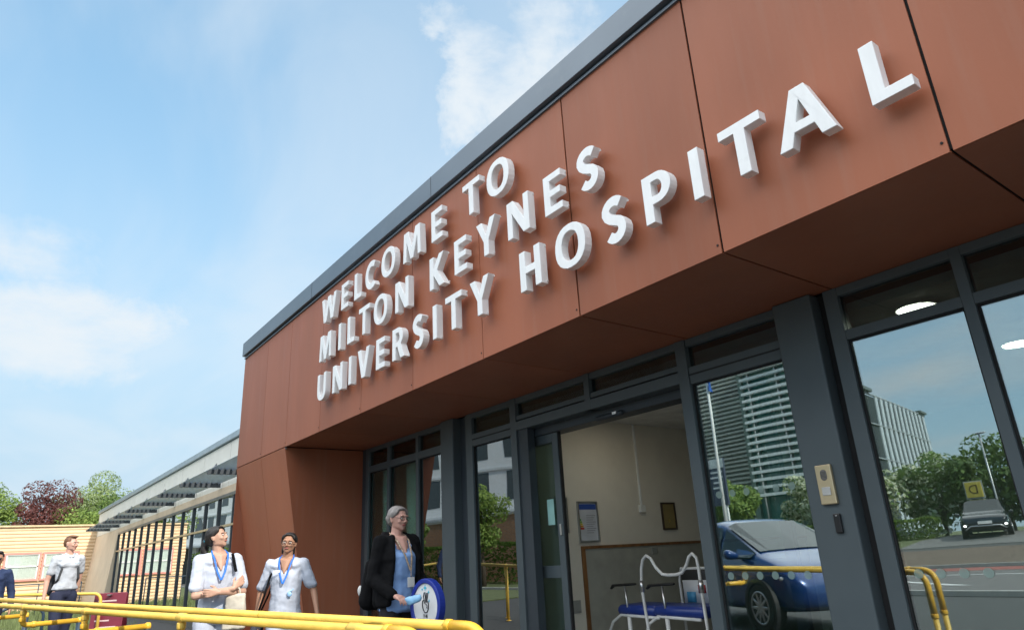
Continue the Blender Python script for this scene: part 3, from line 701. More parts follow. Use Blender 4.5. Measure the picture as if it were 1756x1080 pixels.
# ================================================================== handrails
def bend(a, b, c, r=.09, n=6):
    a, b, c = Vector(a), Vector(b), Vector(c); u = (a - b).normalized(); v = (c - b).normalized(); o = []
    for i in range(n + 1):
        t = i / n; p = b + u * r * (1 - t) ** 2 + v * r * t ** 2
        o.append(p)
    return o
def collar(m, p, d, r=.031, l=.035):
    p = Vector(p); d = Vector(d).normalized() * l / 2; m.tube([p - d, p - d * .75, p + d * .75, p + d], [r * .95, r, r, r * .95], 14)
RW = .0240
def handrail(name, label, end, far, posts, branches, zend):
    t = thing(name, label, 'handrail', (end[0], end[1], 0)); o0 = Vector((end[0], end[1], 0))
    e = Vector(end) - o0; f_ = Vector(far) - o0; d = (f_ - e).normalized()
    m = MB(); m.tube([f_, e + d * .24], RW, 16); m.build('rail', YEL, t, smooth=True)
    m = MB(); m.tube([e + d * .24] + bend(e + d * .24, e, e - Vector((0, 0, .4)), .13, 9) + [e - Vector((0, 0, .35))], RW * 1.12, 16)
    collar(m, e + d * .245, d); collar(m, e - Vector((0, 0, .35)), (0, 0, 1)); m.build('elbow', YEL2, t, smooth=True)
    m = MB(); m.tube([e - Vector((0, 0, .35)), (e.x, e.y, 0.01)], RW, 14); m.tube([(e.x, e.y, 0.002), (e.x, e.y, .012)], .06, 16); m.build('post', YEL, t, smooth=True)
    L = (f_ - e).length
    for s_ in posts:
        p = e + d * s_; m = MB(); m.tube([p, (p.x, p.y, .01)], RW, 14); m.tube([(p.x, p.y, 0.002), (p.x, p.y, .012)], .06, 16); m.build('post', NAVYP if s_ in branches else YEL, t, smooth=True) if s_ not in branches else None
        m = MB(); collar(m, p, d, .0295, .09); collar(m, p - Vector((0, 0, .05)), (0, 0, 1), .0295, .04); m.build('tee_fitting', YEL, t, smooth=True)
    if not branches:
        m = MB()
        for c_ in (2.02,): collar(m, e + d * c_, d, RW * 1.06, .012)
        m.build('joint_ring', YEL2, t, smooth=True)
    for s_ in branches:
        p = e + d * s_; q = p - Vector((0, 0, .165)); v = Vector((-.10, .50, .0))
        m = MB(); m.tube([p - Vector((0, 0, .03))] + bend(p, q, q + v, .06, 6) + [q + v], RW, 14); collar(m, q + Vector((0, 0, .05)), (0, 0, 1)); collar(m, q + v * .2, v); collar(m, q + v, v)
        m.build('return_arm', YEL2, t, smooth=True)
        m = MB(); b_ = q + v; m.tube([b_ - Vector((0, 0, .02)), (b_.x, b_.y, .01)], .028, 12); m.build('post', NAVYP, t, smooth=True)
    return t
handrail('ramp_handrail', 'long yellow handrail ending in a rounded bend before the lottery sign, farther of the pair', (-2.93, 1.985, .885), (-16.0, -.86, 1.11), [9.0], [], 0)
handrail('ramp_handrail', 'nearer yellow tubular handrail with tee fittings and short return arms', (-2.98, 1.675, .89), (-16.0, -1.09, 1.068), [.50, 2.43, 4.22, 5.91, 7.7, 9.5], [2.43, 4.22, 5.91, 7.7], 0)
# farther handrail loop
t = thing('ramp_handrail', 'small distant yellow handrail loop near the red board', 'handrail', (-15.1, 1.9, 0))
m = MB(); e = Vector((0, 0, .94)); a = Vector((-4.5, -6.2, 1.2)); m.tube([a] + bend(a, e, (0, 0, 0), .15, 8) + [(0, 0, .01)], .026, 12); m.build('rail', YEL, t, smooth=True)
m = MB(); m.tube([(-2.2, -3.0, 1.05), (-2.2, -3.0, 0.01)], .026, 10); m.build('post', YEL, t, smooth=True)
# red a-board
t = thing('notice_board', 'dark red standing board with white lettering behind the yellow rails', 'sign', (-15.05, 2.0, 0), R_(58))
m = MB(); Mx = Matrix.Rotation(R_(-8), 4, 'X'); m.box(-.28, .28, -.02, .0, .05, .95, M=Mx); m.build('board', mat('maroon_board', (.17, .022, .04), .4), t, bevel=.01)
m = MB()
for k, (a, b) in enumerate(((.2, .12), (.22, .2), (.16, .2), (.2, .05), (.12, .18))): m.box(-a, b, -.023, -.0205, .80 - k * .11, .825 - k * .11, M=Mx)
m.build('white_lines', mat('pale_print', (.6, .45, .45), .6), t)
m = MB(); Mx = Matrix.Translation((0, .3, 0)) @ Matrix.Rotation(R_(10), 4, 'X'); m.box(-.28, .28, -.0, .02, .03, .93, M=Mx); m.build('back_board', MATS['maroon_board'], t)
m = MB(); m.box(-.03, .03, .02, .2, .9, .92); m.build('hinge', STEEL, t)

# bollards / dark posts behind rails
for i, (x, y, lab) in enumerate(((-15.6, .75, 'dark cycle stand hoop behind the yellow rails, the nearer one'), (-16.6, -.15, 'dark cycle stand hoop behind the yellow rails, the farther one'))):
    m = MB(); r_ = .35
    m.tube([(x, y - r_, 0)] + [(x, y - r_ * math.cos(R_(a)), .62 + .2 * math.sin(R_(a))) for a in range(0, 181, 15)] + [(x, y + r_, 0)], .024, 10)
    tag(m.build('cycle_stand', NAVYP, None, smooth=True), lab, 'cycle stand', group='cycle stands')

# ================================================================== lottery sign
t = thing('pavement_sign', 'round blue rimmed pavement sign reading THE NATIONAL LOTTERY with a crossed fingers mark', 'sign', (-5.16, 2.95, 0), R_(6))
BLUE = mat('royal_blue', (.015, .035, .28), .35); SW = mat('sign_white', (.72, .73, .74), .4)
def ring_y(m, cx, cz, ro, ri, y0, y1, n=48, sx=1.0):
    vs = []
    for i in range(n):
        a = 2 * math.pi * i / n
        for r_, y in ((ro, y0), (ri, y0), (ri, y1), (ro, y1)): vs.append((cx + sx * r_ * math.cos(a), y, cz + r_ * math.sin(a)))
    m.add(vs, [(i * 4 + k, i * 4 + (k + 1) % 4, ((i + 1) % n) * 4 + (k + 1) % 4, ((i + 1) % n) * 4 + k) for i in range(n) for k in range(4)])
CZ_ = .86; RO = .203
m = MB(); ring_y(m, 0, CZ_, RO, RO - .036, -.03, .03); m.build('rim', BLUE, t, bevel=.006)
m = MB(); m.tube([(0, -.018, CZ_), (0, .018, CZ_)], RO - .037, 48); m.build('face', SW, t)
m = MB(); m.hull([((-.20, 0, .60), .03), ((.20, 0, .60), .03), ((-.28, 0, .10), .03), ((.28, 0, .10), .03)]); m.build('lower_panel', BLUE, t)
m = MB(); m.hull([((-.15, -.03, .44), (.02, .006, .02)), ((.15, -.03, .44), (.02, .006, .02)), ((0, -.03, .58), (.06, .006, .02))]); m.build('lower_face', SW, t)
m = MB(); m.box(-.3, .3, -.2, .2, 0.002, .07); m.build('base', mat('base_black', (.02, .02, .02), .5), t, bevel=.02)
INK = mat('ink_black', (.01, .01, .02), .5)
fing = MB(); w_ = .006
def ln(m, pts, r_=.0042, y=-.0205): m.tube([(a * .8, y, CZ_ + b * .8) for a, b in pts], r_, 6)
hand_out = [(-.035, -.04), (-.05, .0), (-.045, .045), (-.02, .055), (-.012, .02), (-.03, .085), (-.022, .12), (-.004, .122), (.0, .10), (.006, .03), (.022, .115), (.038, .118), (.042, .10), (.022, .03), (.045, .04), (.052, .015), (.05, -.03), (.025, -.062), (-.01, -.062), (-.035, -.04)]
ln(fing, hand_out); ln(fing, [(.0, .02), (.03, .0), (.02, -.02), (.04, -.02)], .003); fing.build('crossed_fingers_mark', INK, t, smooth=True)
m = MB()
def star(m, cx, cz, r_):
    cx *= .8; cz *= .8; r_ *= .85
    vs = []
    for i in range(8):
        a = i * math.pi / 4; q = r_ if i % 2 == 0 else r_ * .38; vs.append((cx + q * math.sin(a), -.0205, CZ_ + cz + q * math.cos(a)))
    vs2 = [(a, -.0175, b) for a, _, b in vs]; m.add(vs + vs2, [tuple(range(8)), tuple(reversed(range(8, 16)))] + [(i, (i + 1) % 8, 8 + (i + 1) % 8, 8 + i) for i in range(8)])
star(m, -.005, .165, .028); star(m, .055, .125, .016); star(m, .062, .045, .014); star(m, -.055, .15, .014)
m.build('spark_mark', mat('spark_blue', (.02, .45, .62), .4), t)
for k, (s_, sz) in enumerate((('THE', .034), ('NATIONAL', .040), ('LOTTERY', .040))):
    text(s_, sz, INK, t, facing(0, -.0195, CZ_ - .078 - k * .034), ext=.0015)

# ================================================================== lobby wheelchair
def wheelchair():
    t = thing('transit_chair', 'white tubular hospital transit chair with blue seat and black armrests inside the open door', 'wheelchair', (-4.78, 5.1, 0))
    WT = mat('white_tube', (.66, .66, .64), .35); BS = mat('blue_vinyl', (.012, .035, .20), .35, bump=.05); BK = mat('black_grip', (.012, .012, .012), .5)
    def part(name, m, mt, **k): return m.build(name, mt, t, smooth=True, **k)
    # push frame: the U shaped loop with two raised horns, near side
    pts = [(.08, -.1, .10), (.05, -.1, .5), (.02, -.1, .86), (.04, -.1, 1.02), (.07, -.1, 1.10), (.12, -.1, 1.135), (.17, -.1, 1.11), (.22, -.1, 1.03), (.29, -.1, .97), (.36, -.1, .962), (.45, -.1, .965), (.52, -.1, .98), (.58, -.1, 1.04), (.62, -.1, 1.11), (.66, -.1, 1.135), (.70, -.1, 1.10), (.71, -.1, 1.02), (.71, -.1, .86), (.72, -.1, .5), (.73, -.1, .1)]
    m = MB(); m.tube(pts, .0145, 10); part('push_frame', m, WT)
    for x in (.025, .712):
        m = MB(); m.tube([(x, -.1, .82), (x, -.1, .92)], .021, 10); part('frame_clamp', m, STEEL)
    # far frame
    m = MB(); m.tube([(.16, .3, .1), (.14, .3, .9), (.17, .3, 1.0), (.60, .3, 1.0), (.63, .3, .9), (.64, .3, .1)], .013, 10); part('back_frame', m, WT)
    m = MB(); m.box(.18, .58, .27, .30, .72, .99); part('backrest', m, BK, bevel=.02)
    m = MB(); m.box(.22, .52, .245, .262, .70, .90); part('document_pocket', m, mat('white_folder', (.55, .57, .6), .5))
    m = MB(); m.box(.26, .36, .238, .244, .71, .80); part('leaflet', m, mat('leaflet_blue', (.05, .25, .45), .5))
    m = MB(); m.box(.40, .48, .238, .244, .79, .86); part('red_leaflet', m, mat('leaflet_red', (.35, .03, .03), .5))
    for x0, x1 in ((-.30, .10), (.16, .66)):
        m = MB(); m.hull([((x0, -.05, .655), (.05, .05, .05)), ((x1, -.05, .655), (.05, .05, .05)), ((x0, .25, .655), (.05, .05, .05)), ((x1, .25, .655), (.05, .05, .05))]); part('seat', m, BS)
    for x in (-.20, .27):
        m = MB(); m.tube([(x, -.08, .55), (x - .02, -.08, .875)], .011, 8); part('armrest_post', m, STEEL)
        m = MB(); m.tube([(x + .01, -.08, .1), (x, -.08, .6)], .02, 8); part('leg_tube', m, WT)
        m = MB(); m.hull([((x - .17, -.08, .875), (.02, .025, .012)), ((x + .11, -.08, .888), (.02, .025, .012))]); m.hull([((x - .17, -.08, .872), (.018, .024, .012)), ((x - .2, -.08, .85), (.012, .02, .01))]); part('armrest', m, BK)
        m = MB(); m.tube([(x + .38, -.08, .60), (x + .03, -.08, .61), (x - .10, -.08, .615), (x - .22, -.08, .55), (x - .27, -.08, .47), (x - .27, -.08, .1)], .014, 8)
        m.tube([(x - .27, -.08, .40), (x + .38, -.08, .38)], .012, 8); part('side_frame', m, WT)
    for x in (-.47, .08, .0, .73):
        for y in (-.08, .3):
            m = MB(); m.tube([(x - .015, y, .06), (x + .015, y, .06)], .055, 16); part('castor', m, BK)
wheelchair()

# ================================================================== people
def skinm(n, c): return mat(n, c, .5, var=.05, scale=20, spec=.4)
def cloth(n, c, r=.85): return mat(n, c, r, var=.05, scale=12, bump=.12, bscale=18)
def build_hand(m, wrist, d, pn, side, s, curl=.35):
    """wrist point, finger direction, palm normal (palm faces pn), side=+1 puts the thumb on the +across side"""
    d = Vector(d).normalized(); pn = Vector(pn); pn = (pn - d * pn.dot(d)).normalized(); ac = d.cross(pn).normalized() * side
    w0 = Vector(wrist)
    m.hull([(w0 + d * .01 * s, (.021 * s,) * 3), (w0 + d * .075 * s + ac * .026 * s, .0135 * s), (w0 + d * .078 * s - ac * .026 * s, .0125 * s), (w0 + d * .02 * s + ac * .02 * s, .016 * s)])
    for k, (off, ln_) in enumerate(((.030, .072), (.010, .080), (-.010, .075), (-.030, .058))):
        b = w0 + d * .078 * s + ac * off * s; c0 = curl + .06 * k
        p = b; ang = c0 * .6; r = .0092 * s
        for j, fr in enumerate((.45, .31, .24)):
            dd = (d * math.cos(ang) + pn * math.sin(ang)); q = p + dd * ln_ * fr * s
            m.hull([(p, r), (q, r * .9)]); p = q; ang += c0; r *= .92
    tb = w0 + d * .028 * s + ac * .028 * s; t1 = tb + (d * .6 + ac * .7 + pn * .25).normalized() * .036 * s; t2 = t1 + (d * .85 + ac * .2 + pn * .35).normalized() * .030 * s
    m.hull([(tb, .0125 * s), (t1, .0105 * s)]); m.hull([(t1, .0105 * s), (t2, .009 * s)])
def person(name_label, loc, face, h, skin, hair_col, hair, head_yaw, head_pitch, head_roll, arms, top, trousers, torso=1.0, vneck=True, sleeve='short', lean=0.0, glasses=None, bust=.0):
    s = h / 1.70
    rz = math.atan2(face[0], -face[1])
    T = thing('person', name_label, 'person', loc, rz, group=None)
    A = lambda p: Vector(p) * s
    body = MB()
    HM = Matrix.Translation(A((0, -.005 - lean * .4, 1.47))) @ Matrix.Rotation(R_(head_yaw), 4, 'Z') @ Matrix.Rotation(R_(head_pitch), 4, 'X') @ Matrix.Rotation(R_(head_roll), 4, 'Y') @ Matrix.Scale(s, 4) @ Matrix.Translation((0, 0, -1.47))
    H = lambda items: body.hull(items, M=HM)
    H([((0, .012, 1.612), (.074, .090, .085)), ((0, .0, 1.585), (.070, .078, .07))])
    H([((0, -.030, 1.60), (.062, .050, .06)), ((0, -.035, 1.54), (.048, .042, .042)), ((0, -.055, 1.512), (.022, .020, .018)), ((.042, .0, 1.54), (.014, .03, .02)), ((-.042, .0, 1.54), (.014, .03, .02))])
    H([((.034, -.058, 1.572), (.022, .02, .02)), ((-.034, -.058, 1.572), (.022, .02, .02)), ((0, -.064, 1.548), (.024, .016, .016))])
    H([((0, -.080, 1.605), .007), ((0, -.096, 1.570), .0095)]); H([((.011, -.087, 1.566), .008), ((-.011, -.087, 1.566), .008)])
    H([((.035, -.076, 1.618), (.018, .010, .008)), ((-.035, -.076, 1.618), (.018, .010, .008))])
    for q in (1, -1):
        H([((q * .076, .012, 1.60), (.007, .016, .018)), ((q * .073, .006, 1.570), (.006, .010, .012))])
    # neck, shoulders, torso
    body.hull([(HM @ Vector((0, .012, 1.56)) , .048 * s), (A((0, .015, 1.44)), .052 * s)])
    body.hull([(A((0, .018, 1.455)), .046 * s), (A((.13, .01, 1.375)), .038 * s), (A((-.13, .01, 1.375)), .038 * s), (A((0, -.005, 1.35)), (.10 * s, .075 * s, .06 * s))])
    body.hull([(A((0, 0, 1.36)), (.15 * s, .09 * s, .06 * s)), (A((0, 0, 1.05)), (.12 * s * torso, .09 * s * torso, .08 * s))])
    body.hull([(A((0, 0, 1.05)), (.12 * s * torso, .09 * s * torso, .08 * s)), (A((0, .01, .92)), (.15 * s, .10 * s, .09 * s))])
    for q in (1, -1):
        hip = A((q * .085, 0, .90)); kn = A((q * .095, -.02 + .06 * q, .49)); an = A((q * .09, .02 + .1 * q, .08))
        body.hull([(hip, .082 * s), (kn, .05 * s)]); body.hull([(kn, .05 * s), (an, .036 * s)])
        body.hull([(an - A((0, 0, .03)), .038 * s), (an + A((0, -.14, -.045)), (.04 * s, .03 * s, .025 * s))])
    for q, ar in ((-1, arms[0]), (1, arms[1])):
        sh = A((q * .175, .01, 1.385)); el, wr, hd, pn, side, cu = ar; el = A(el); wr = A(wr)
        body.hull([(sh, .045 * s), (el, .036 * s)]); body.hull([(el, .036 * s), (wr, .023 * s)])
        build_hand(body, wr, hd, pn, side, s * .98, cu)
    o = body.build('body', skin, T); remesh(o, .0050, 3)
    # face details
    def small(nm, mb, mt): return mb.build(nm, mt, T, smooth=True)
    EW = mat('eye_white', (.7, .68, .65), .3); IR = mat('iris', (.03, .018, .01), .3); LP = mat('lip', (.36, .10, .09), .45); BR = mat('brow_dark', (.03, .02, .015), .8)
    for q in (1, -1):
        m = MB(); m.ell((q * .031, -.0755, 1.598), (.0125, .008, .0065), M=HM); small('eye', m, EW)
        m = MB(); m.ell((q * .031, -.0815, 1.598), (.005, .004, .0052), M=HM); small('iris', m, IR)
        m = MB(); m.hull([((q * .018, -.0855, 1.620), (.004, .002, .0018)), ((q * .045, -.077, 1.622), (.004, .002, .0016))], M=HM); small('eyebrow', m, BR if hair_col[0] < .2 else mat('brow_light', (.14, .08, .05), .8))
    m = MB(); m.hull([((.018, -.078, 1.540), (.005, .004, .003)), ((-.018, -.078, 1.540), (.005, .004, .003)), ((0, -.084, 1.541), (.009, .005, .007))], M=HM); small('lips', m, LP)
    HR = mat('hair_%d' % int(hair_col[0] * 1000), hair_col, .55, var=.3, scale=30, stretch=(1, 1, .3), bump=.3, bscale=90)
    m = MB()
    m.hull([((0, .028, 1.632), (.083, .088, .080)), ((0, .045, 1.59), (.078, .07, .07))], M=HM)
    if hair in ('pony', 'updo', 'bun'):
        m.hull([((0, -.045, 1.680), (.045, .022, .012)), ((0, .02, 1.695), (.05, .05, .015))], M=HM)
        for q in (1, -1): m.hull([((q * .060, -.042, 1.650), (.014, .016, .022)), ((q * .076, .012, 1.625), (.010, .02, .03)), ((q*.045, -.048, 1.672), (.014, .012, .01))], M=HM)
    if hair == 'pony':
        m.hull([((0, .115, 1.60), .025), ((.0, .135, 1.585), .028)], M=HM)
        m.hull([((0, .13, 1.58), .030), ((0, .15, 1.52), .034)], M=HM); m.hull([((0, .15, 1.52), .034), ((0, .14, 1.44), .022)], M=HM)
    if hair == 'bun':
        m.ell((0, .125, 1.60), (.035, .03, .035), M=HM); m.ell((.01, .13, 1.575), (.03, .025, .025), M=HM)
    if hair == 'updo':
        m.hull([((0, .09, 1.57), .05), ((0.02, .09, 1.50), .035)], M=HM)
        m.hull([((-.06, .03, 1.58), .016), ((-.062, .03, 1.50), .012)], M=HM)
    if hair == 'short':
        m = MB(); m.hull([((0, .025, 1.640), (.080, .088, .068)), ((0, .05, 1.60), (.074, .06, .06))], M=HM)
        m.hull([((0, -.062, 1.692), (.045, .018, .014)), ((0, .0, 1.705), (.055, .05, .014)), ((0, .04, 1.69), (.06, .04, .02))], M=HM)
    o = m.build('hair', HR, T); remesh(o, .006, 3)
    if hair == 'pony':
        m = MB(); m.tube([HM @ Vector((0, .112, 1.597)), HM @ Vector((0, .124, 1.588))], .027 * s, 12); small('hair_tie', m, mat('teal_tie', (.02, .25, .35), .6))
    if glasses:
        m = MB()
        for q in (1, -1):
            pts = [HM @ Vector((q * .034 + .024 * math.cos(R_(a)), -.100 + .010 * abs(math.cos(R_(a))) , 1.595 + .016 * math.sin(R_(a)))) for a in range(0, 361, 30)]
            m.tube(pts, .0022 * s, 6)
            m.tube([HM @ Vector((q * .058, -.092, 1.600)), HM @ Vector((q * .080, -.03, 1.604)), HM @ Vector((q * .079, .015, 1.602))], .0022 * s, 6)
        m.tube([HM @ Vector((.010, -.104, 1.600)), HM @ Vector((-.010, -.104, 1.600))], .0022 * s, 6)
        small('glasses', m, mat('glasses_frame', (.02, .015, .015), .3))
    # trousers
    m = MB(); m.hull([(A((0, .0, 1.0)), (.135 * s * torso, .10 * s * torso, .05 * s)), (A((0, .01, .90)), (.165 * s, .115 * s, .08 * s))])
    for q in (1, -1):
        hip = A((q * .085, 0, .88)); kn = A((q * .095, -.02 + .06 * q, .49)); an = A((q * .09, .02 + .1 * q, .12))
        m.hull([(hip, .098 * s), (kn, .07 * s)]); m.hull([(kn, .07 * s), (an, .062 * s)])
    o = m.build('trousers', trousers, T); remesh(o, .012, 3, .012)
    m = MB()
    for q in (1, -1):
        an = A((q * .09, .02 + .1 * q, .08)); m.hull([(an - A((0, -.02, .03)), .044 * s), (an + A((0, -.14, -.045)), (.045 * s, .05 * s, .03 * s))]); 
    o = m.build('shoes', mat('black_shoe', (.02, .02, .02), .5), T); remesh(o, .009, 3)
    # top
    m = MB(); tt = torso
    hem = .80 if top[1] == 'tunic' else .93
    for q in (1, -1): m.hull([(A((q * .072, .012, 1.440)), (.018 * s, .050 * s, .018 * s)), (A((q * .15, .01, 1.385)), .050 * s), (A((q * .085, -.045, 1.36)), (.03 * s, .055 * s, .03 * s)), (A((q * .08, .03, 1.30)), (.07 * s, .09 * s, .05 * s))])
    m.hull([(A((.06, .055, 1.440)), (.02 * s, .02 * s, .02 * s)), (A((-.06, .055, 1.440)), (.02 * s, .02 * s, .02 * s)), (A((0, .05, 1.32)), (.14 * s, .06 * s, .05 * s))])
    m.hull([(A((0, -.03, 1.28)), (.15 * s * tt, .095 * s * tt, .05 * s)), (A((0, .03, 1.30)), (.15 * s, .09 * s, .06 * s)), (A((.14, .0, 1.35)), .045 * s), (A((-.14, .0, 1.35)), .045 * s)])
    m.hull([(A((0, -.01 - bust, 1.27)), (.165 * s * tt, .115 * s * tt, .06 * s)), (A((0, .02, 1.30)), (.16 * s, .10 * s, .06 * s)), (A((0, -.005, 1.08)), (.150 * s * tt, .12 * s * tt, .06 * s))])
    m.hull([(A((0, -.005, 1.08)), (.150 * s * tt, .12 * s * tt, .06 * s)), (A((0, 0, hem + .04)), (.175 * s * max(1, tt * .95), .125 * s * tt, .03 * s))])
    if top[1] == 'polo': m.hull([(A((.06, -.045, 1.42)), (.025 * s, .02 * s, .02 * s)), (A((-.06, -.045, 1.42)), (.025 * s, .02 * s, .02 * s)), (A((.09, -.075, 1.30)), .05 * s), (A((-.09, -.075, 1.30)), .05 * s), (A((0, -.06, 1.41)), .02 * s)])
    if sleeve != 'none':
        for q, ar in ((-1, arms[0]), (1, arms[1])):
            sh = A((q * .165, .01, 1.385)); el = A(ar[0]); wr = A(ar[1])
            if sleeve == 'short':
                e2 = sh.lerp(el, .80); m.hull([(sh, .062 * s), (e2, (.066 * s, .068 * s, .05 * s))])
            elif sleeve == 'polo':
                e2 = sh.lerp(el, .62); m.hull([(sh, .06 * s), (e2, .056 * s)])
            else:
                m.hull([(sh, .062 * s), (el, .054 * s)]); m.hull([(el, .054 * s), (el.lerp(wr, .9), .040 * s)])
    o = m.build('tunic' if top[1] == 'tunic' else 'shirt', top[0], T); remesh(o, .0085, 4, .024)
    return T, HM, A, s
TUN = cloth('white_tunic', (.45, .49, .58)); BLT = cloth('light_blue_tunic', (.22, .36, .64)); NAVY = cloth('navy_trousers', (.015, .02, .05))
WTR = cloth('white_trousers', (.43, .47, .56)); BLK = mat('black_fleece', (.006, .006, .007), .95, var=.2, scale=12, bump=.12, bscale=18, spec=.15); POLO = cloth('white_polo', (.47, .50, .55))
LAN = mat('blue_lanyard', (.02, .16, .62), .6)
def vneck(T, A, s, skin, w_=.055, z0=1.295, ztop=1.435, y=-.118):
    m = MB(); m.hull([(A((w_, -.055, ztop)), .010 * s), (A((-w_, -.055, ztop)), .010 * s), (A((0, y, z0)), .009 * s), (A((0, -.07, ztop - .02)), .02 * s)])
    o = m.build('neckline', skin, T); remesh(o, .006, 2)
def lanyard(T, A, s, mt, z=1.17, y=-.155, badge=None, x=.0, zb=None):
    m = MB()
    for q in (1, -1):
        pts = [A((q * .058, .035, 1.475)), A((q * .072, -.03, 1.445)), A((q * .062, -.088, 1.40)), A((q * .035 + x * .5, y + .018, 1.28)), A((x + q * .005, y, z))]
        for a, b in zip(pts[:-1], pts[1:]): m.hull([(a, (.009 * s, .003, .006)), (b, (.009 * s, .003, .006))])
    m.build('lanyard', mt, T, smooth=True)
    if badge:
        zb = zb or z - .05; m = MB(); c = A((x, y - .004, zb)); m.box(c.x - .035 * s, c.x + .035 * s, c.y - .003, c.y + .003, c.z - .05 * s, c.z + .03 * s); m.build('id_badge', badge, T, bevel=.002)
        m = MB(); m.box(c.x - .003, c.x + .003, c.y - .002, c.y + .002, c.z + .03, A((0, 0, z)).z); m.build('badge_strap', mt, T)
SK1 = skinm('skin_a', (.50, .30, .22)); SK2 = skinm('skin_b', (.36, .19, .12)); SK3 = skinm('skin_c', (.55, .31, .25)); SK4 = skinm('skin_d', (.58, .34, .26))
# arms: (elbow, wrist, finger direction, palm normal, thumb side, curl)  [person's right, left]; the person faces -Y, left hand is +X
T1, HM, A, s = person('dark haired person in a white tunic with folded arms, gazing up at the sign', (-6.79, 1.74, 0), (.90, .0), 1.595, SK1, (.012, .009, .008), 'pony', 48, -15, 0,
    [((-.205, -.10, 1.08), (.10, -.215, 1.125), (.75, .15, .65), (0, 1, 0), 1, .25), ((.215, -.11, 1.09), (-.03, -.245, 1.10), (-.95, .15, .0), (0, 1, 0), -1, .35)],
    (TUN, 'tunic'), WTR, torso=.95)
vneck(T1, A, s, SK1); lanyard(T1, A, s, LAN, z=1.21, y=-.150)
m = MB(); c = A((.0, -.17, .93)); m.box(c.x - .045, c.x + .03, c.y - .004, c.y + .004, c.z - .03, c.z + .03); m.build('id_badge', mat('badge_cyan', (.05, .35, .7), .4), T1)
m = MB(); m.hull([(A((.10, -.10, 1.43)), (.014, .006, .01)), (A((.135, -.12, 1.28)), (.014, .006, .01))]); m.build('bag_strap', BLK, T1)
t = thing('tote_bag', 'cream cloth tote bag hanging from the folded arms of the person looking up', 'bag', (-6.60, 1.86, .74), R_(55))
m = MB(); m.hull([((-.06, 0, .24), (.02, .03, .02)), ((.07, 0, .26), (.02, .03, .02)), ((-.075, 0, .0), (.02, .035, .02)), ((.08, 0, .0), (.02, .035, .02))]); o = m.build('bag_body', cloth('cream_cloth', (.55, .50, .42)), t); remesh(o, .008, 3, .02)
m = MB(); m.tube([(-.04, 0, .25), (-.03, 0, .31), (0, 0, .34), (.03, 0, .31), (.04, 0, .26)], .008, 8); m.build('handle', MATS['cream_cloth'], t, smooth=True)

T2, HM, A, s = person('dark haired person with glasses in a white tunic, walking with a shoulder bag', (-6.78, 2.36, 0), (.80, -.50), 1.515, SK2, (.010, .008, .008), 'updo', 0, -2, 4,
    [((-.265, .05, 1.12), (-.275, -.02, .88), (0, -.15, -1), (1, 0, 0), -1, .35), ((.285, .02, 1.12), (.36, -.12, .885), (.25, -.35, -.9), (-1, 0, 0), 1, .4)],
    (TUN, 'tunic'), WTR, torso=1.02, glasses=True)
vneck(T2, A, s, SK2); lanyard(T2, A, s, LAN, z=1.20, y=-.150)
m = MB(); m.ell(A((.075, -.145, 1.09)), (.022, .008, .022)); m.tube([A((.05, -.14, 1.10)), A((.11, -.13, 1.14))], .006, 6); m.build('fob_watch', mat('pale_blue_pen', (.3, .5, .75), .3), T2, smooth=True)
m = MB(); m.box(-.09, -.03, -.137, -.13, 1.165, 1.185); m.build('name_patch', mat('patch_white', (.8, .8, .82), .5), T2)
t = thing('shoulder_bag', 'black and grey shoulder bag worn by the person in glasses and white tunic', 'bag', (-6.78, 2.36, 0), math.atan2(.80, .50)); t.scale = (.89, .89, .89)
m = MB()
pts = [(-.13, -.01, 1.34), (-.14, -.10, 1.28), (-.175, -.145, 1.10), (-.235, -.10, .95), (-.29, .0, .86)]
for a, b in zip(pts[:-1], pts[1:]): m.hull([(a, (.012, .006, .008)), (b, (.012, .006, .008))])
m.tube([(-.13, -.01, 1.345), (-.14, .10, 1.28), (-.2, .13, 1.1), (-.29, .07, .86)], .009, 8)
m.build('strap', BLK, t, smooth=True)
m = MB(); m.hull([((-.27, -.10, .84), .03), ((-.27, .16, .84), .03), ((-.29, -.13, .62), .04), ((-.29, .18, .62), .04)]); o = m.build('bag_body', cloth('dark_bag', (.05, .055, .075)), t); remesh(o, .01, 2, .01)

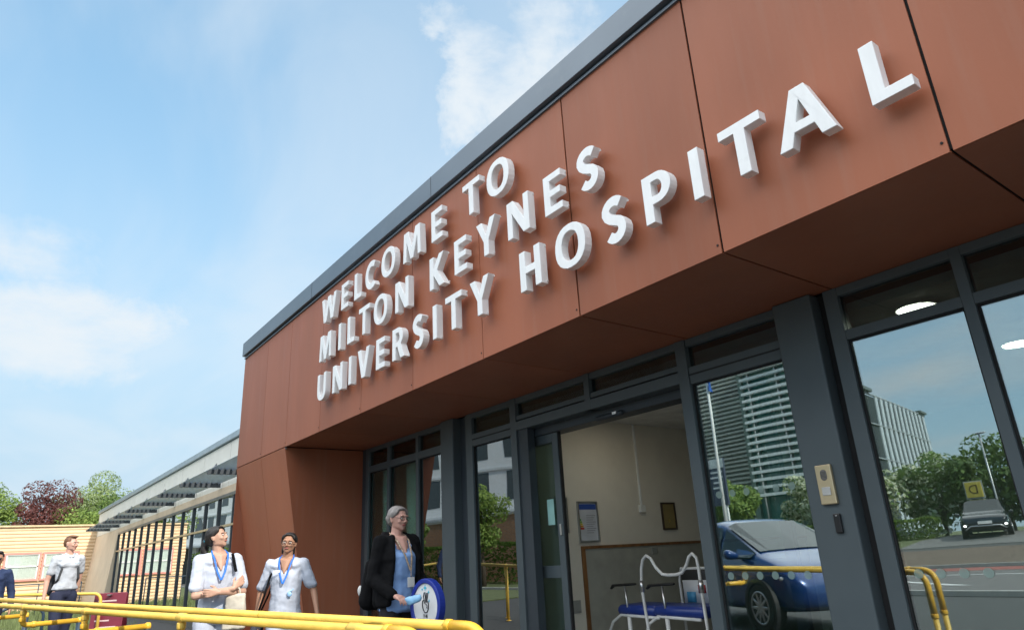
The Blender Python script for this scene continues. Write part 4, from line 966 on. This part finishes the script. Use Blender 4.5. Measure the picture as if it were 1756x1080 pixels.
T3, HM, A, s = person('grey haired person in glasses and a black hooded jacket over light blue tunic', (-5.62, 2.92, 0), (.93, .12), 1.66, SK3, (.22, .20, .19), 'bun', 8, 3, 0,
    [((-.235, .02, 1.10), (-.18, -.205, .965), (.25, -.95, -.25), (.2, 0, -1), 1, .45), ((.23, .02, 1.10), (.20, -.20, 1.0), (-.3, -.9, -.2), (0, 0, -1), -1, .4)],
    (BLT, 'tunic'), cloth('black_trousers', (.012, .012, .015)), torso=1.10, glasses=True, sleeve='none', bust=.02)
vneck(T3, A, s, SK3, y=-.130)
m = MB()
for q, el, wr in ((-1, A((-.235, .02, 1.10)), A((-.18, -.205, .965))), (1, A((.23, .02, 1.10)), A((.20, -.20, 1.0)))):
    sh = A((q * .165, .01, 1.39)); m.hull([(sh, .078 * s), (el, .066 * s)]); m.hull([(el, .066 * s), (el.lerp(wr, .93), .047 * s)])
    m.hull([(A((q * .09, .045, 1.455)), .036 * s), (A((q * .155, .02, 1.39)), .066 * s), (A((q * .155, .04, .92)), (.05 * s, .09 * s, .04 * s)), (A((q * .12, .10, 1.1)), .05 * s)])
    m.hull([(A((q * .085, -.045, 1.44)), .026 * s), (A((q * .135, -.13, 1.25)), .026 * s), (A((q * .17, -.02, 1.25)), .03 * s), (A((q * .15, .03, 1.40)), .04 * s)])
    m.hull([(A((q * .13, -.125, 1.25)), .022 * s), (A((q * .165, -.115, .90)), .022 * s), (A((q * .19, .0, .90)), .03 * s), (A((q * .17, -.0, 1.25)), .03 * s)])
m.hull([(A((.10, .08, 1.40)), .05 * s), (A((-.10, .08, 1.40)), .05 * s), (A((.14, .09, .90)), .05 * s), (A((-.14, .09, .90)), .05 * s)])
m.hull([(A((.09, .07, 1.45)), .04 * s), (A((-.09, .07, 1.45)), .04 * s), (A((0, .14, 1.40)), .06 * s)])
o = m.build('hooded_jacket', BLK, T3); remesh(o, .009, 5, .02)
lanyard(T3, A, s, mat('patterned_lanyard', (.40, .30, .22), .7, var=.6, scale=60), z=1.16, y=-.172, badge=mat('badge_white', (.7, .7, .68), .4), x=.02, zb=1.07)
m = MB(); m.tube([A((-.14, -.13, .95)), A((-.05, -.175, .93)), A((.08, -.17, .955))], .004, 6); m.build('cable_cord', BLK, T3, smooth=True)
t = thing('pale_packet', 'crumpled pale blue packet held in the outstretched hand of the grey haired person', 'packet', (-5.16, 2.80, .90))
m = MB(); m.hull([((0, 0, 0), (.05, .02, .03)), ((.09, .03, .03), (.02, .015, .03)), ((-.05, -.01, .02), (.02, .02, .01))]); o = m.build('packet_body', mat('pale_blue_film', (.25, .5, .75), .25), t); remesh(o, .006, 1, .02)
t = thing('rucksack', 'black rucksack with a pale tag on the back of the grey haired person', 'bag', (-5.62, 2.92, 0), math.atan2(.93, -.12))
m = MB(); m.hull([((-.12, .21, 1.18), .06), ((.12, .21, 1.18), .06), ((-.14, .24, .90), .08), ((.14, .24, .90), .08)]); o = m.build('bag_body', BLK, t); remesh(o, .01, 2, .01)
m = MB(); m.ell((-.185, .285, .98), (.022, .03, .045)); o = m.build('tag', mat('tag_white', (.6, .6, .58), .6), t); remesh(o, .006, 1, .02)

T4, HM, A, s = person('young short haired person in a white polo shirt and navy trousers looking aside', (-13.7, 1.19, 0), (.80, .22), 1.87, SK4, (.16, .075, .035), 'short', 32, 0, 0,
    [((-.225, .05, 1.10), (-.25, .0, .86), (-.1, -.1, -1), (1, 0, 0), -1, .5), ((.215, .09, 1.12), (.20, .14, .88), (0, -.1, -1), (-1, 0, 0), 1, .5)],
    (POLO, 'polo'), NAVY, torso=.92, sleeve='polo')
m = MB()
for q in (1, -1): m.hull([(A((q * .06, -.01, 1.455)), (.014, .012, .018)), (A((q * .02, -.085, 1.41)), (.016, .008, .014))])
m.build('collar', POLO, T4, smooth=True)
m = MB(); c = A((.075, -.117, 1.31)); m.box(c.x - .03, c.x + .03, c.y - .004, c.y + .002, c.z - .012, c.z + .014); m.build('chest_logo', mat('teal_logo', (.1, .3, .35), .6), T4)
t = thing('rucksack', 'dark grey rucksack straps and pack on the young person in the white polo', 'bag', (-13.7, 1.19, 0), math.atan2(.80, -.22))
m = MB()
for q in (1, -1):
    pts = [(q * .10, .09, 1.48), (q * .105, .0, 1.515), (q * .11, -.07, 1.46), (q * .12, -.105, 1.36), (q * .145, -.095, 1.22), (q * .16, .05, 1.12)]
    for a, b in zip(pts[:-1], pts[1:]): m.hull([(a, (.018, .007, .010)), (b, (.018, .007, .010))])
m.build('strap', cloth('grey_strap', (.05, .055, .06)), t, smooth=True)
m = MB(); m.hull([((-.11, .18, 1.42), .05), ((.11, .18, 1.42), .05), ((-.12, .20, 1.05), .07), ((.12, .20, 1.05), .07)]); o = m.build('bag_body', cloth('dark_pack', (.03, .032, .04)), t); remesh(o, .01, 2)
T6, HM, A, s = person('dark haired person in a pale blue tunic behind the glass left of the doors', (-6.95, 4.98, .012), (.9, -.2), 1.60, SK2, (.012, .009, .008), 'updo', 10, 0, 0,
    [((-.255, .05, 1.12), (-.26, -.10, .92), (0, -.3, -1), (1, 0, 0), -1, .4), ((.255, .05, 1.12), (.26, -.12, .95), (0, -.3, -1), (-1, 0, 0), 1, .4)],
    (cloth('pale_blue_tunic', (.55, .62, .78)), 'tunic'), NAVY, torso=1.05)
vneck(T6, A, s, SK2)
T5, HM, A, s = person('person in sunglasses and a navy jumper at the left edge of the view', (-13.6, .25, 0), (.95, -.10), 1.66, SK2, (.012, .01, .01), 'short', 0, 0, 0,
    [((-.25, .05, 1.10), (-.26, -.02, .86), (0, -.1, -1), (1, 0, 0), -1, .4), ((.25, .05, 1.10), (.27, -.02, .86), (0, -.1, -1), (-1, 0, 0), 1, .4)],
    (cloth('navy_jumper', (.015, .03, .085)), 'polo'), NAVY, torso=1.05, sleeve='long')
m = MB(); m.hull([((.034, -.094, 1.598), (.024, .005, .016)), ((-.034, -.094, 1.598), (.024, .005, .016))], M=HM); m.build('sunglasses', mat('black_lens', (.01, .01, .012), .15), T5, smooth=True)

# ================================================================== trees
def leafmat(name, c, v=.35): 
    m = mat(name, c, .6, var=v, scale=1.4, spec=.3)
    b = m.node_tree.nodes['Principled BSDF']; b.inputs['Subsurface Weight'].default_value = 0.0
    t = m.node_tree; o = [n for n in t.nodes if n.type == 'OUTPUT_MATERIAL'][0]
    tr = t.nodes.new('ShaderNodeBsdfTranslucent'); tr.inputs[0].default_value = (*[min(1, x * 1.5) for x in c], 1)
    mx = t.nodes.new('ShaderNodeMixShader'); mx.inputs[0].default_value = .3
    t.links.new(b.outputs[0], mx.inputs[1]); t.links.new(tr.outputs[0], mx.inputs[2]); t.links.new(mx.outputs[0], o.inputs[0])
    return m
LG = leafmat('leaf_green', (.12, .19, .045)); LL = leafmat('leaf_light', (.21, .29, .07)); LD = leafmat('leaf_dark', (.07, .125, .03)); LC = leafmat('leaf_copper', (.12, .045, .040)); LW = leafmat('leaf_pale', (.55, .58, .42)); LS = leafmat('leaf_silver', (.25, .31, .15))
BARK = mat('bark', (.10, .075, .055), .9, var=.3, scale=10, bump=.5)
def tree(label, loc, H, rx, ry, z0, mats, n, leaf, seed, cat='tree', name='broadleaf_tree', clumps=26, group=None):
    rnd = random.Random(seed); t = thing(name, label, cat, loc, group=group)
    m = MB(); cz = (H + z0) / 2; rz = (H - z0) / 2
    m.tube([(0, 0, -.1), (.05, 0, z0 * .6 + .1), (0, .05, cz)], [.04 * H * .6, .028 * H * .6, .008 * H], 8)
    cl_ = []
    for i in range(clumps):
        while True:
            p = Vector((rnd.uniform(-1, 1), rnd.uniform(-1, 1), rnd.uniform(-1, 1)))
            if .25 < p.length < 1: break
        q = Vector((p.x * rx * .85, p.y * ry * .85, cz + p.z * rz * .82)); cl_.append((q, rnd.uniform(.22, .40) * min(rx, rz, 3)))
        if i % 2 == 0: m.tube([(0, 0, max(.3, z0 * .8)), Vector((q.x * .4, q.y * .4, cz * .7 + q.z * .3)), q], [.02 * H * .5, .01 * H * .5, .004], 5)
    m.build('trunk', BARK, t, smooth=True)
    c = MB()
    for i in range(n):
        q, r = cl_[rnd.randrange(len(cl_))]
        while True:
            p = Vector((rnd.uniform(-1, 1), rnd.uniform(-1, 1), rnd.uniform(-1, 1)))
            if p.length < 1: break
        p = p.normalized() * (p.length ** .5); ctr = q + Vector((p.x * r * 1.2, p.y * r * 1.2, p.z * r))
        nrm = (p + Vector((rnd.uniform(-.9, .9), rnd.uniform(-.9, .9), rnd.uniform(-.3, 1.1)))).normalized()
        u = nrm.orthogonal().normalized(); v = nrm.cross(u); a = rnd.uniform(0, 6.28); u, v = u * math.cos(a) + v * math.sin(a), v * math.cos(a) - u * math.sin(a)
        l = leaf * rnd.uniform(.6, 1.3)
        c.add([ctr - u * l, ctr - v * l * .5, ctr + u * l, ctr + v * l * .5], [(0, 1, 2, 3)], 0 if rnd.random() < .72 else 1)
    me = bpy.data.meshes.new('crown'); me.from_pydata(c.v, [], c.f)
    for x in mats: me.materials.append(x)
    me.polygons.foreach_set('material_index', c.m); o = bpy.data.objects.new('crown', me); COL.objects.link(o); o.parent = t
    return t
tree('bright green tree left of the copper tree, behind the yellow building', (-52, -.6, 0), 7.6, 2.6, 2.9, 1.5, [LL, LG], 16000, .09, 1)
tree('dark red copper leaved tree above the yellow building', (-50, 2.9, 0), 7.0, 2.1, 1.95, 1.6, [LC, leafmat('leaf_copper_light', (.15, .055, .05))], 15000, .085, 12, clumps=34)
tree('tall pale green tree right of the copper tree', (-58, 6.0, 0), 8.6, 2.8, 2.5, 2.0, [LS, LL], 19000, .085, 3)
tree('darker green rounded tree at the right end of the row by the wing roof', (-54, 7.3, 0), 6.6, 2.2, 1.3, 2.0, [LG, LD], 10000, .085, 4)
tree('light green spreading bush low between the copper tree and the pale tree', (-49, 4.9, 0), 5.6, 1.9, 1.9, 1.0, [LL, LG], 12000, .085, 5)
# trees across the road (seen mirrored in the glass)
row = [(-32.5, -31, 4.9, 2.2, [LG, LL], 'yellow green tree before the louvred stair tower'), (-28.3, -29.5, 5.4, 2.2, [LL, LG], 'sunlit green tree beside the louvred stair tower'),
       (-23.5, -32, 5.6, 2.4, [LW, LG], 'white blossomed thorn tree before the finned car park'), (-20.2, -31, 5.9, 2.4, [LW, LG], 'white blossomed thorn tree, second along, across the road'),
       (-16.9, -33, 5.5, 2.3, [LG, LW], 'green and white tree behind the dark parked car'), (-13.6, -32.5, 5.9, 2.3, [LD, LG], 'dark green tree right of the lettered yellow sign'),
       (-10.6, -33, 5.4, 2.3, [LG, LW], 'rounded green tree near the lamp post across the road'), (-7.0, -34, 5.8, 2.4, [LG, LD], 'green tree at the right end of the row across the road')]
for i, (x, y, h, r, ms, lab) in enumerate(row): tree(lab, (x, y, .8), h - .8, r * 1.05, r, .6, ms, 5200, .15, 20 + i)
tree('small green tree on the lawn before the brick wall', (-25.6, -8.8, 0), 4.3, 1.25, 1.25, 1.5, [LL, LG], 4200, .085, 41)
tree('small green tree farther along the lawn by the white building', (-34.5, -9.8, 0), 4.2, 1.2, 1.2, 1.5, [LG, LL], 4500, .1, 42)
def hedge(label, x0, x1, y0, y1, h, seed, ms=(LG, LD), n=6000, z=0):
    rnd = random.Random(seed); c = MB()
    for i in range(n):
        x = rnd.uniform(x0, x1); y = rnd.uniform(y0, y1); zz_ = rnd.uniform(0, h) if rnd.random() < .6 else h
        zz_ += noise.noise(Vector((x, y, 0))) * .15 * h; ctr = Vector((x, y, zz_)); u = Vector((rnd.uniform(-1, 1), rnd.uniform(-1, 1), rnd.uniform(-1, 1))).normalized(); v = u.orthogonal().normalized(); l = rnd.uniform(.05, .12)
        c.add([ctr - u * l, ctr - v * l * .6, ctr + u * l, ctr + v * l * .6], [(0, 1, 2, 3)], rnd.randrange(2))
    o = c.build('hedge', list(ms)); o.location = (0, 0, z); tag(o, label, 'hedge')
hedge('clipped green hedge before the brick wall', -40, -25.5, -11.3, -10.3, 1.75, 51)
hedge('low green hedge under the thorn trees across the road', -26, -15.5, -29.5, -28, 1.1, 52, (LL, LG), 7000, .75)
hedge('tall green hedge before the white clinic block', -82, -50, -11, -9.5, 3.0, 53, (LL, LG), 9000)

# ================================================================== buildings across the road
def simple_box(root, name, m_, b, **k): 
    m = MB(); m.box(*b); return P(m, name, m_, root, **k)
# white block
WB = thing('white_clinic_block', 'long white three storey block with tall windows on columns', 'building', (-62, -19, 0))
TEALG = mat('dark_window', (.05, .065, .07), .15)
WALLW = mat('white_render', (.68, .70, .72), .7, var=.05)
Mr = Matrix.Translation((-38, -24, 0)) @ Matrix.Rotation(math.atan2(10, -47), 4, 'Z')
def wb(name, mt, *boxes):
    m = MB()
    for b in boxes: m.box(*b, M=Mr)
    return P(m, name, mt, WB)
wb('wall', WALLW, (0, 76, .0, 10, 4.2, 14.5)); wb('roof_edge', mat('light_edge', (.5, .52, .54), .5), (-.3, 76.3, -.6, 10.3, 14.5, 14.8))
wb('undercroft', mat('undercroft', (.10, .11, .11), .8), (1, 75, 2.5, 9.5, 0, 4.2))
for i in range(20): wb('column', WALLW, (i * 3.9 + .2, i * 3.9 + .6, -.45, -.05, 0, 4.2))
for i in range(25):
    for k in range(3): 
        z0 = 5.2 + k * 3.2; wb('window', TEALG, (i * 3.0 + .7, i * 3.0 + 2.1, -.03, .05, z0, z0 + 2.2))
for k in range(4): wb('string_course', mat('pale_band', (.55, .58, .6), .5), (-.1, 76.1, -.12, -.002, 4.3 + k * 3.2, 4.48 + k * 3.2))
wb('canopy_rail', STEEL, (0, 76, -1.6, -1.5, 4.0, 4.1), (0, 76, -1.6, -.1, 4.05, 4.08))
# brick garden wall
GW = thing('brick_wall', 'orange brick garden wall behind the hedge', 'wall', (-32, -12.2, 0))
def brick():
    m = bpy.data.materials.new('orange_brick'); m.use_nodes = True; t = m.node_tree; b = t.nodes['Principled BSDF']; br = t.nodes.new('ShaderNodeTexBrick')
    tcn = t.nodes.new('ShaderNodeTexCoord'); mp = t.nodes.new('ShaderNodeMapping'); mp.inputs['Rotation'].default_value = (R_(90), 0, 0); t.links.new(tcn.outputs['Object'], mp.inputs[0]); t.links.new(mp.outputs[0], br.inputs[0])
    br.inputs['Color1'].default_value = (.45, .21, .10, 1); br.inputs['Color2'].default_value = (.33, .15, .08, 1); br.inputs['Mortar'].default_value = (.35, .3, .25, 1); br.inputs['Scale'].default_value = 4
    t.links.new(br.outputs[0], b.inputs[0]); b.inputs['Roughness'].default_value = .85; return m
BRK = brick()
simple_box(GW, 'brickwork', BRK, (-41, -24.5, -12.4, -12.1, 0, 3.1)); simple_box(GW, 'wall_cap', mat('stone_cap', (.4, .38, .34), .8), (-41.1, -24.4, -12.45, -12.05, 3.1, 3.2))
# louvred stair tower and dark slatted block
LT = thing('louvred_stair_tower', 'glazed stair tower with white horizontal louvre blades beside a dark slatted car park block', 'building', (-30, -40, 0))
simple_box(LT, 'wall', mat('teal_glazing', (.06, .20, .18), .2), (-31.6, -24.9, -41.5, -38.6, .8, 14.0))
simple_box(LT, 'slatted_block', mat('dark_slat_wall', (.12, .13, .12), .7), (-42, -32.0, -48, -38.9, .8, 14.6))
m = MB(); z = 1.4
while z < 14.5: m.box(-42, -32.05, -38.88, -38.74, z, z + .15); z += .34
P(m, 'timber_slats', mat('grey_slats', (.42, .43, .39), .7), LT)
simple_box(LT, 'corner_post', mat('green_grey_post', (.16, .22, .19), .5), (-32.0, -31.6, -39, -38.3, .8, 14.3))
z = 4.3; k = 0
while z < 14:
    m = MB(); m.box(-31.5, -24.9, -38.25, -37.85, z, z + .20); P(m, 'louvre_blade', mat('blade_white', (.86, .88, .87), .4), LT); z += .56
for x in (-31.0, -28.3, -25.4): simple_box(LT, 'blade_post', STEEL, (x, x + .12, -38.6, -38.25, .8, 14))
simple_box(LT, 'roof', WALLW, (-31.8, -24.7, -41.5, -37.6, 14.0, 14.25))
# finned car park
FP = thing('finned_car_park', 'tall multi storey car park wrapped in pale vertical metal fins', 'building', (-27.5, -60, 0))
a0 = Vector((-28.4, -49.5)); a1 = Vector((-34.6, -80)); d = (a1 - a0).normalized(); L = (a1 - a0).length; ang = math.atan2(d.y, d.x)
Mf = Matrix.Translation((a0.x, a0.y, 0)) @ Matrix.Rotation(ang, 4, 'Z')
def fp(name, mt, *boxes):
    m = MB()
    for b in boxes: m.box(*b, M=Mf)
    return P(m, name, mt, FP)
fp('core', mat('fin_core', (.035, .05, .055), .8), (0, L, -14, -.8, .8, 14.0))
# fins on the side that faces the forecourt (+ local y)
i = 0; x = 0
FINM = mat('fin_metal', (.50, .56, .60), .5)
while x < L:
    
    if not (5.5 < x < 9): fp('fin', FINM, (x, x + .85, -.79, -.68, 1.5, 14.3))
    x += 1.75
for z in (4.5, 7.8, 11.1, 14.1): fp('floor_band', mat('floor_band', (.3, .33, .35), .5), (-.1, L + .1, -.79, -.66, z, z + .12))
x = 0
while x < 14: fp('fin', FINM, (-.35, .0, -x - .2, -x - .1, 1.5, 14.3)); x += .62
for z in (4.5, 7.8, 11.1, 14.1): fp('floor_band', MATS['floor_band'], (-.12, -.0, -14, -.8, z, z + .28))
fp('stair_cap', mat('cap_dark', (.12, .15, .14), .5), (5.0, 8.8, -3, -.4, 14.3, 14.6)); fp('stair_cap', MATS['cap_dark'], (L - 3.0, L, -3, -.4, 14.3, 14.55))

# street things seen mirrored
t = thing('flagpole', 'tall slim white flagpole with a blue flag furled near the top', 'flagpole', (-15.3, -12.0, 0))
m = MB(); m.tube([(0, 0, 0), (0, 0, 9)], [.07, .04], 12); m.build('pole', WHITEP, t, smooth=True)
m = MB(); vs = []
for i in range(13):
    z = 8.3 - i * .15; vs += [(.05, 0, z), (.22 + .05 * math.sin(i), .05 * math.cos(i * 1.3), z - .05), (.12 + .04 * math.sin(i * 2), .09, z)]
m.add(vs, [(3 * i + k, 3 * i + (k + 1) % 3, 3 * i + 3 + (k + 1) % 3, 3 * i + 3 + k) for i in range(12) for k in range(3)]); m.build('flag', mat('flag_blue', (.02, .12, .5), .7), t, smooth=True)
t = thing('lamp_post', 'slim grey street lamp beside the trees across the road', 'street lamp', (-13.5, -31, .8))
m = MB(); m.tube([(0, 0, 0), (0, 0, 1.2), (0, 0, 4.9)], [.09, .06, .045], 10); m.build('pole', mat('lamp_grey', (.42, .44, .45), .4, .5), t, smooth=True)
m = MB(); m.hull([((-.1, 0, 4.95), (.08, .08, .05)), ((.25, 0, 4.97), (.09, .08, .04))]); m.build('lamp_head', MATS['lamp_grey'], t, smooth=True)
t = thing('yellow_letter_sign', 'square yellow sign with the letter D on a grey post', 'sign', (-14.05, -30, 1.15))
m = MB(); m.box(-.36, .36, -.03, .03, 1.5, 2.25); m.build('board', mat('sign_yellow', (.68, .52, .08), .5), t, bevel=.01)
m = MB(); m.box(-.42, .42, -.06, -.031, 1.44, 2.31); m.build('backing', mat('lamp_grey2', (.4, .44, .46), .4), t)
m = MB(); m.tube([(-.3, -.08, -.35), (-.3, -.08, 1.5)], .03, 8); m.tube([(.3, -.08, -.35), (.3, -.08, 1.5)], .03, 8); m.build('post', STEEL, t)
text('D', .62, mat('sign_ink', (.12, .07, .02), .6), t, facing(0, .032, 1.87, '+Y'), name='letter', ext=.004)
t = thing('totem_sign', 'dark freestanding direction board with a white header and rows of white text', 'sign', (-17.1, -14.1, 0))
m = MB(); m.box(-.52, .52, -.05, .05, 2.55, 4.35); m.build('board', mat('totem_slate', (.05, .06, .10), .5), t, bevel=.01)
m = MB(); m.box(-.51, .51, .051, .057, 3.98, 4.34); m.build('header', mat('totem_header', (.6, .62, .62), .5), t)
m = MB()
for k, (a, b) in enumerate(((-.15, .42), (-.2, .42), (-.05, .40), (-.1, .36))): m.box(a, b, .051, .056, 3.78 - k * .2, 3.85 - k * .2)
m.build('text_rows', mat('totem_white', (.6, .62, .65), .6), t)
m = MB(); m.tube([(-.34, .05, 3.63), (-.34, .058, 3.63)], .1, 18); m.build('red_mark', mat('totem_red', (.55, .05, .12), .5), t)
m = MB(); m.box(-.42, -.34, -.04, .04, 0, 2.55); m.box(.34, .42, -.04, .04, 0, 2.55); m.build('post', WHITEP, t)
t = thing('utility_cabinet', 'grey green utility cabinet on the pavement below the totem sign', 'cabinet', (-17.3, -14.9, 0))
m = MB(); m.box(-.4, .4, -.25, .25, 0.002, 1.7); m.build('casing', mat('cabinet_green', (.25, .32, .3), .5), t, bevel=.02)
m = MB(); m.box(-.02, .0, .252, .258, .2, 1.5); m.box(.2, .24, .252, .275, .8, .95); m.build('door_handle', STEEL, t)

# ================================================================== cars
def car(name, label, loc, rz, L, W, H, paint, style, plate=None):
    t = thing(name, label, 'car', loc, rz)
    hw = W / 2
    if style == 'suv':
        st = [(-.50, .60, .90, .94, .80), (-.485, .38, 1.02, 1.10, .93), (-.46, .30, 1.06, 1.35, .97), (-.40, .28, 1.08, H - .06, 1), (-.25, .28, 1.08, H, 1), (-.235, .28, 1.08, H, 1), (-.02, .28, 1.07, H, 1), (-.005, .28, 1.07, H, 1), (.09, .28, 1.06, H - .05, 1), (.235, .28, 1.05, 1.10, 1), (.27, .28, 1.03, 1.06, .99), (.42, .30, .98, 1.00, .95), (.475, .34, .86, .88, .88), (.50, .45, .70, .72, .78)]
        glass_side = {3, 5, 7, 8}; ws = {8}; rear = {1, 2}
    else:
        st = [(-.50, .60, .88, .90, .78), (-.48, .36, .98, 1.02, .92), (-.44, .28, 1.02, 1.30, .97), (-.36, .25, 1.02, H - .07, 1), (-.19, .25, 1.01, H - .015, 1), (-.175, .25, 1.01, H - .012, 1), (-.02, .25, 1.0, H, 1), (-.005, .25, 1.0, H, 1), (.06, .25, .99, H - .05, 1), (.30, .25, .98, 1.06, 1), (.33, .25, .96, 1.02, .99), (.43, .27, .86, .90, .93), (.48, .30, .72, .76, .82), (.50, .40, .55, .57, .66)]
        glass_side = {3, 5, 7, 8}; ws = {8}; rear = {1, 2}
    body = MB(); gl = MB(); cols = []
    for fx, zb, zbelt, zr, wf in st:
        w_ = hw * wf; rw = w_ * (.76 if zr - zbelt > .2 else .84)
        sec = [(0, zb), (w_ * .88, zb), (w_ * .98, zb + .12), (w_, zb + .35 if zb + .35 < zbelt - .1 else zbelt - .08), (w_ * .985, zbelt), (rw, zr - (.05 if zr - zbelt > .2 else .01)), (rw * .8, zr), (0, zr + .012)]
        cols.append([Vector((fx * L, y, z)) for y, z in sec])
    K = 8
    for sgn in (1, -1):
        for i in range(len(cols) - 1):
            for k in range(K - 1):
                q = [cols[i][k], cols[i + 1][k], cols[i + 1][k + 1], cols[i][k + 1]]; q = [Vector((p.x, p.y * sgn, p.z)) for p in q]
                isg = (k == 4 and i in glass_side) or (k in (5, 6) and i in ws) or (k in (5, 6) and i in rear and style == 'x')
                if isg and k == 4:
                    # inset side glass
                    body.add(q, [(0, 1, 2, 3)]); c = sum(q, Vector()) / 4; g = [c + (p - c) * .86 + Vector((0, .012 * sgn, .002)) for p in q]; gl.add(g, [(0, 1, 2, 3)])
                elif isg:
                    body.add(q, [(0, 1, 2, 3)]); c = sum(q, Vector()) / 4; g = [Vector((c.x + (p.x - c.x) * .93, p.y * .97, c.z + (p.z - c.z) * .93)) + Vector((.014, 0, .014)) for p in q]; gl.add(g, [(0, 1, 2, 3)])
                else: body.add(q, [(0, 1, 2, 3)])
        for e in (0, -1):
            c = cols[e]; body.add([Vector((p.x, p.y * sgn, p.z)) for p in c], [tuple(range(K))])
    me_o = body.build('body', paint, t, smooth=True)
    bm = bmesh.new(); bm.from_mesh(me_o.data); bmesh.ops.remove_doubles(bm, verts=bm.verts, dist=.001); bmesh.ops.recalc_face_normals(bm, faces=bm.faces); bm.to_mesh(me_o.data); bm.free()
    sb = me_o.modifiers.new('sub', 'SUBSURF'); sb.levels = 1; sb.render_levels = 2
    gl.build('window', mat('car_glass', (.010, .016, .020), .04, spec=.5), t)
    tyre = mat('tyre', (.02, .02, .02), .8); rim = mat('alloy', (.45, .45, .46), .3, .8)
    r_ = .33 if style != 'suv' else .36
    for fx in (-.31, .31):
        for sg in (1, -1):
            m = MB(); y = sg * (hw - .10); m.tube([(fx * L, y - .11, r_), (fx * L, y - .09, r_), (fx * L, y + .09, r_), (fx * L, y + .11, r_)], [r_ - .03, r_, r_, r_ - .03], 28); wo = m.build('wheel', tyre, t, smooth=False)
            m = MB()
            yo = y + sg * .113
            ring_y(m, fx * L, r_, r_ * .68, r_ * .60, yo - .008, yo + .008, 28)
            for k in range(10):
                a = k * .6283; ca, sa = math.cos(a), math.sin(a); m.hull([((fx * L, yo, r_), (.035, .008, .035)), ((fx * L + ca * r_ * .62, yo, r_ + sa * r_ * .62), (.014, .006, .014))])
            m.build('rim', rim, wo, smooth=True)
            m = MB(); ring_y(m, fx * L, r_, r_ + .06, r_ + .005, min(sg * (hw - .05), sg * (hw + .012)), max(sg * (hw - .05), sg * (hw + .012)), 28); m.build('wheel_arch', mat('arch_dark', (.015, .015, .018), .6), t)
    for sg in (1, -1):
        m = MB(); zl = .66 if style != 'suv' else .80
        m.hull([((L * .468, sg * hw * .62, zl), (.05, .12, .045)), ((L * .425, sg * hw * .86, zl + .06), (.05, .06, .04))]); m.build('headlight', mat('headlamp', (.75, .78, .8), .15, .4), t, smooth=True)
        m = MB(); m.hull([((L * .20, sg * (hw + .02), 1.03), (.06, .03, .05)), ((L * .20, sg * (hw + .14), 1.05), (.07, .07, .07))]); m.build('mirror', paint, t, smooth=True)
        m = MB(); m.hull([((-L * .488, sg * hw * .7, .9), (.03, .1, .08)), ((-L * .47, sg * hw * .85, .95), (.03, .05, .08))]); m.build('tail_light', mat('tail_red', (.4, .01, .01), .2), t, smooth=True)
    zg = .50 if style != 'suv' else .66
    m = MB(); m.hull([((L * .492, -.42, zg), (.02, .05, .05)), ((L * .492, .42, zg), (.02, .05, .05))]); m.build('grille', mat('grille_black', (.01, .01, .01), .4), t)
    m = MB(); m.box(L * .505, L * .515, -.26, .26, zg - .07, zg + .05); m.build('number_plate', mat('plate_white', (.72, .72, .7), .4), t)
    if style == 'suv':
        m = MB(); m.tube([(L * .49, -.75, .38), (L * .505, -.55, .52), (L * .505, .55, .52), (L * .49, .75, .38)], .03, 8); m.build('bumper_trim', STEEL, t, smooth=True)
        for sg in (1, -1):
            m = MB(); m.ell((L * .485, sg * .72, .55), (.04, .1, .05)); m.build('fog_light', mat('lit_lamp', (.8, .8, .8), emit=((1, .97, .9), 3.0)), t, smooth=True)
    return t
car('parked_car', 'metallic blue hatchback parked on the forecourt beside the ramp rails, mirrored in the glass', (-7.05, -1.65, 0), R_(23), 4.0, 1.80, 1.55, mat('blue_paint', (.004, .038, .17), .25, .2, coat=1.0, var=.03), 'hatch')
car('parked_car', 'black off-road style car with lit lamps facing the building from across the road', (-13.2, -28.2, .80), R_(72), 4.6, 1.85, 1.68, mat('black_paint', (.006, .009, .015), .25, .0, coat=.5, var=.03), 'suv')
car('parked_car', 'white car parked among the trees beside the lamp post', (-9.6, -33.6, .9), R_(150), 4.3, 1.78, 1.5, mat('white_car_paint', (.7, .7, .7), .25, coat=1.0, var=.02), 'hatch')
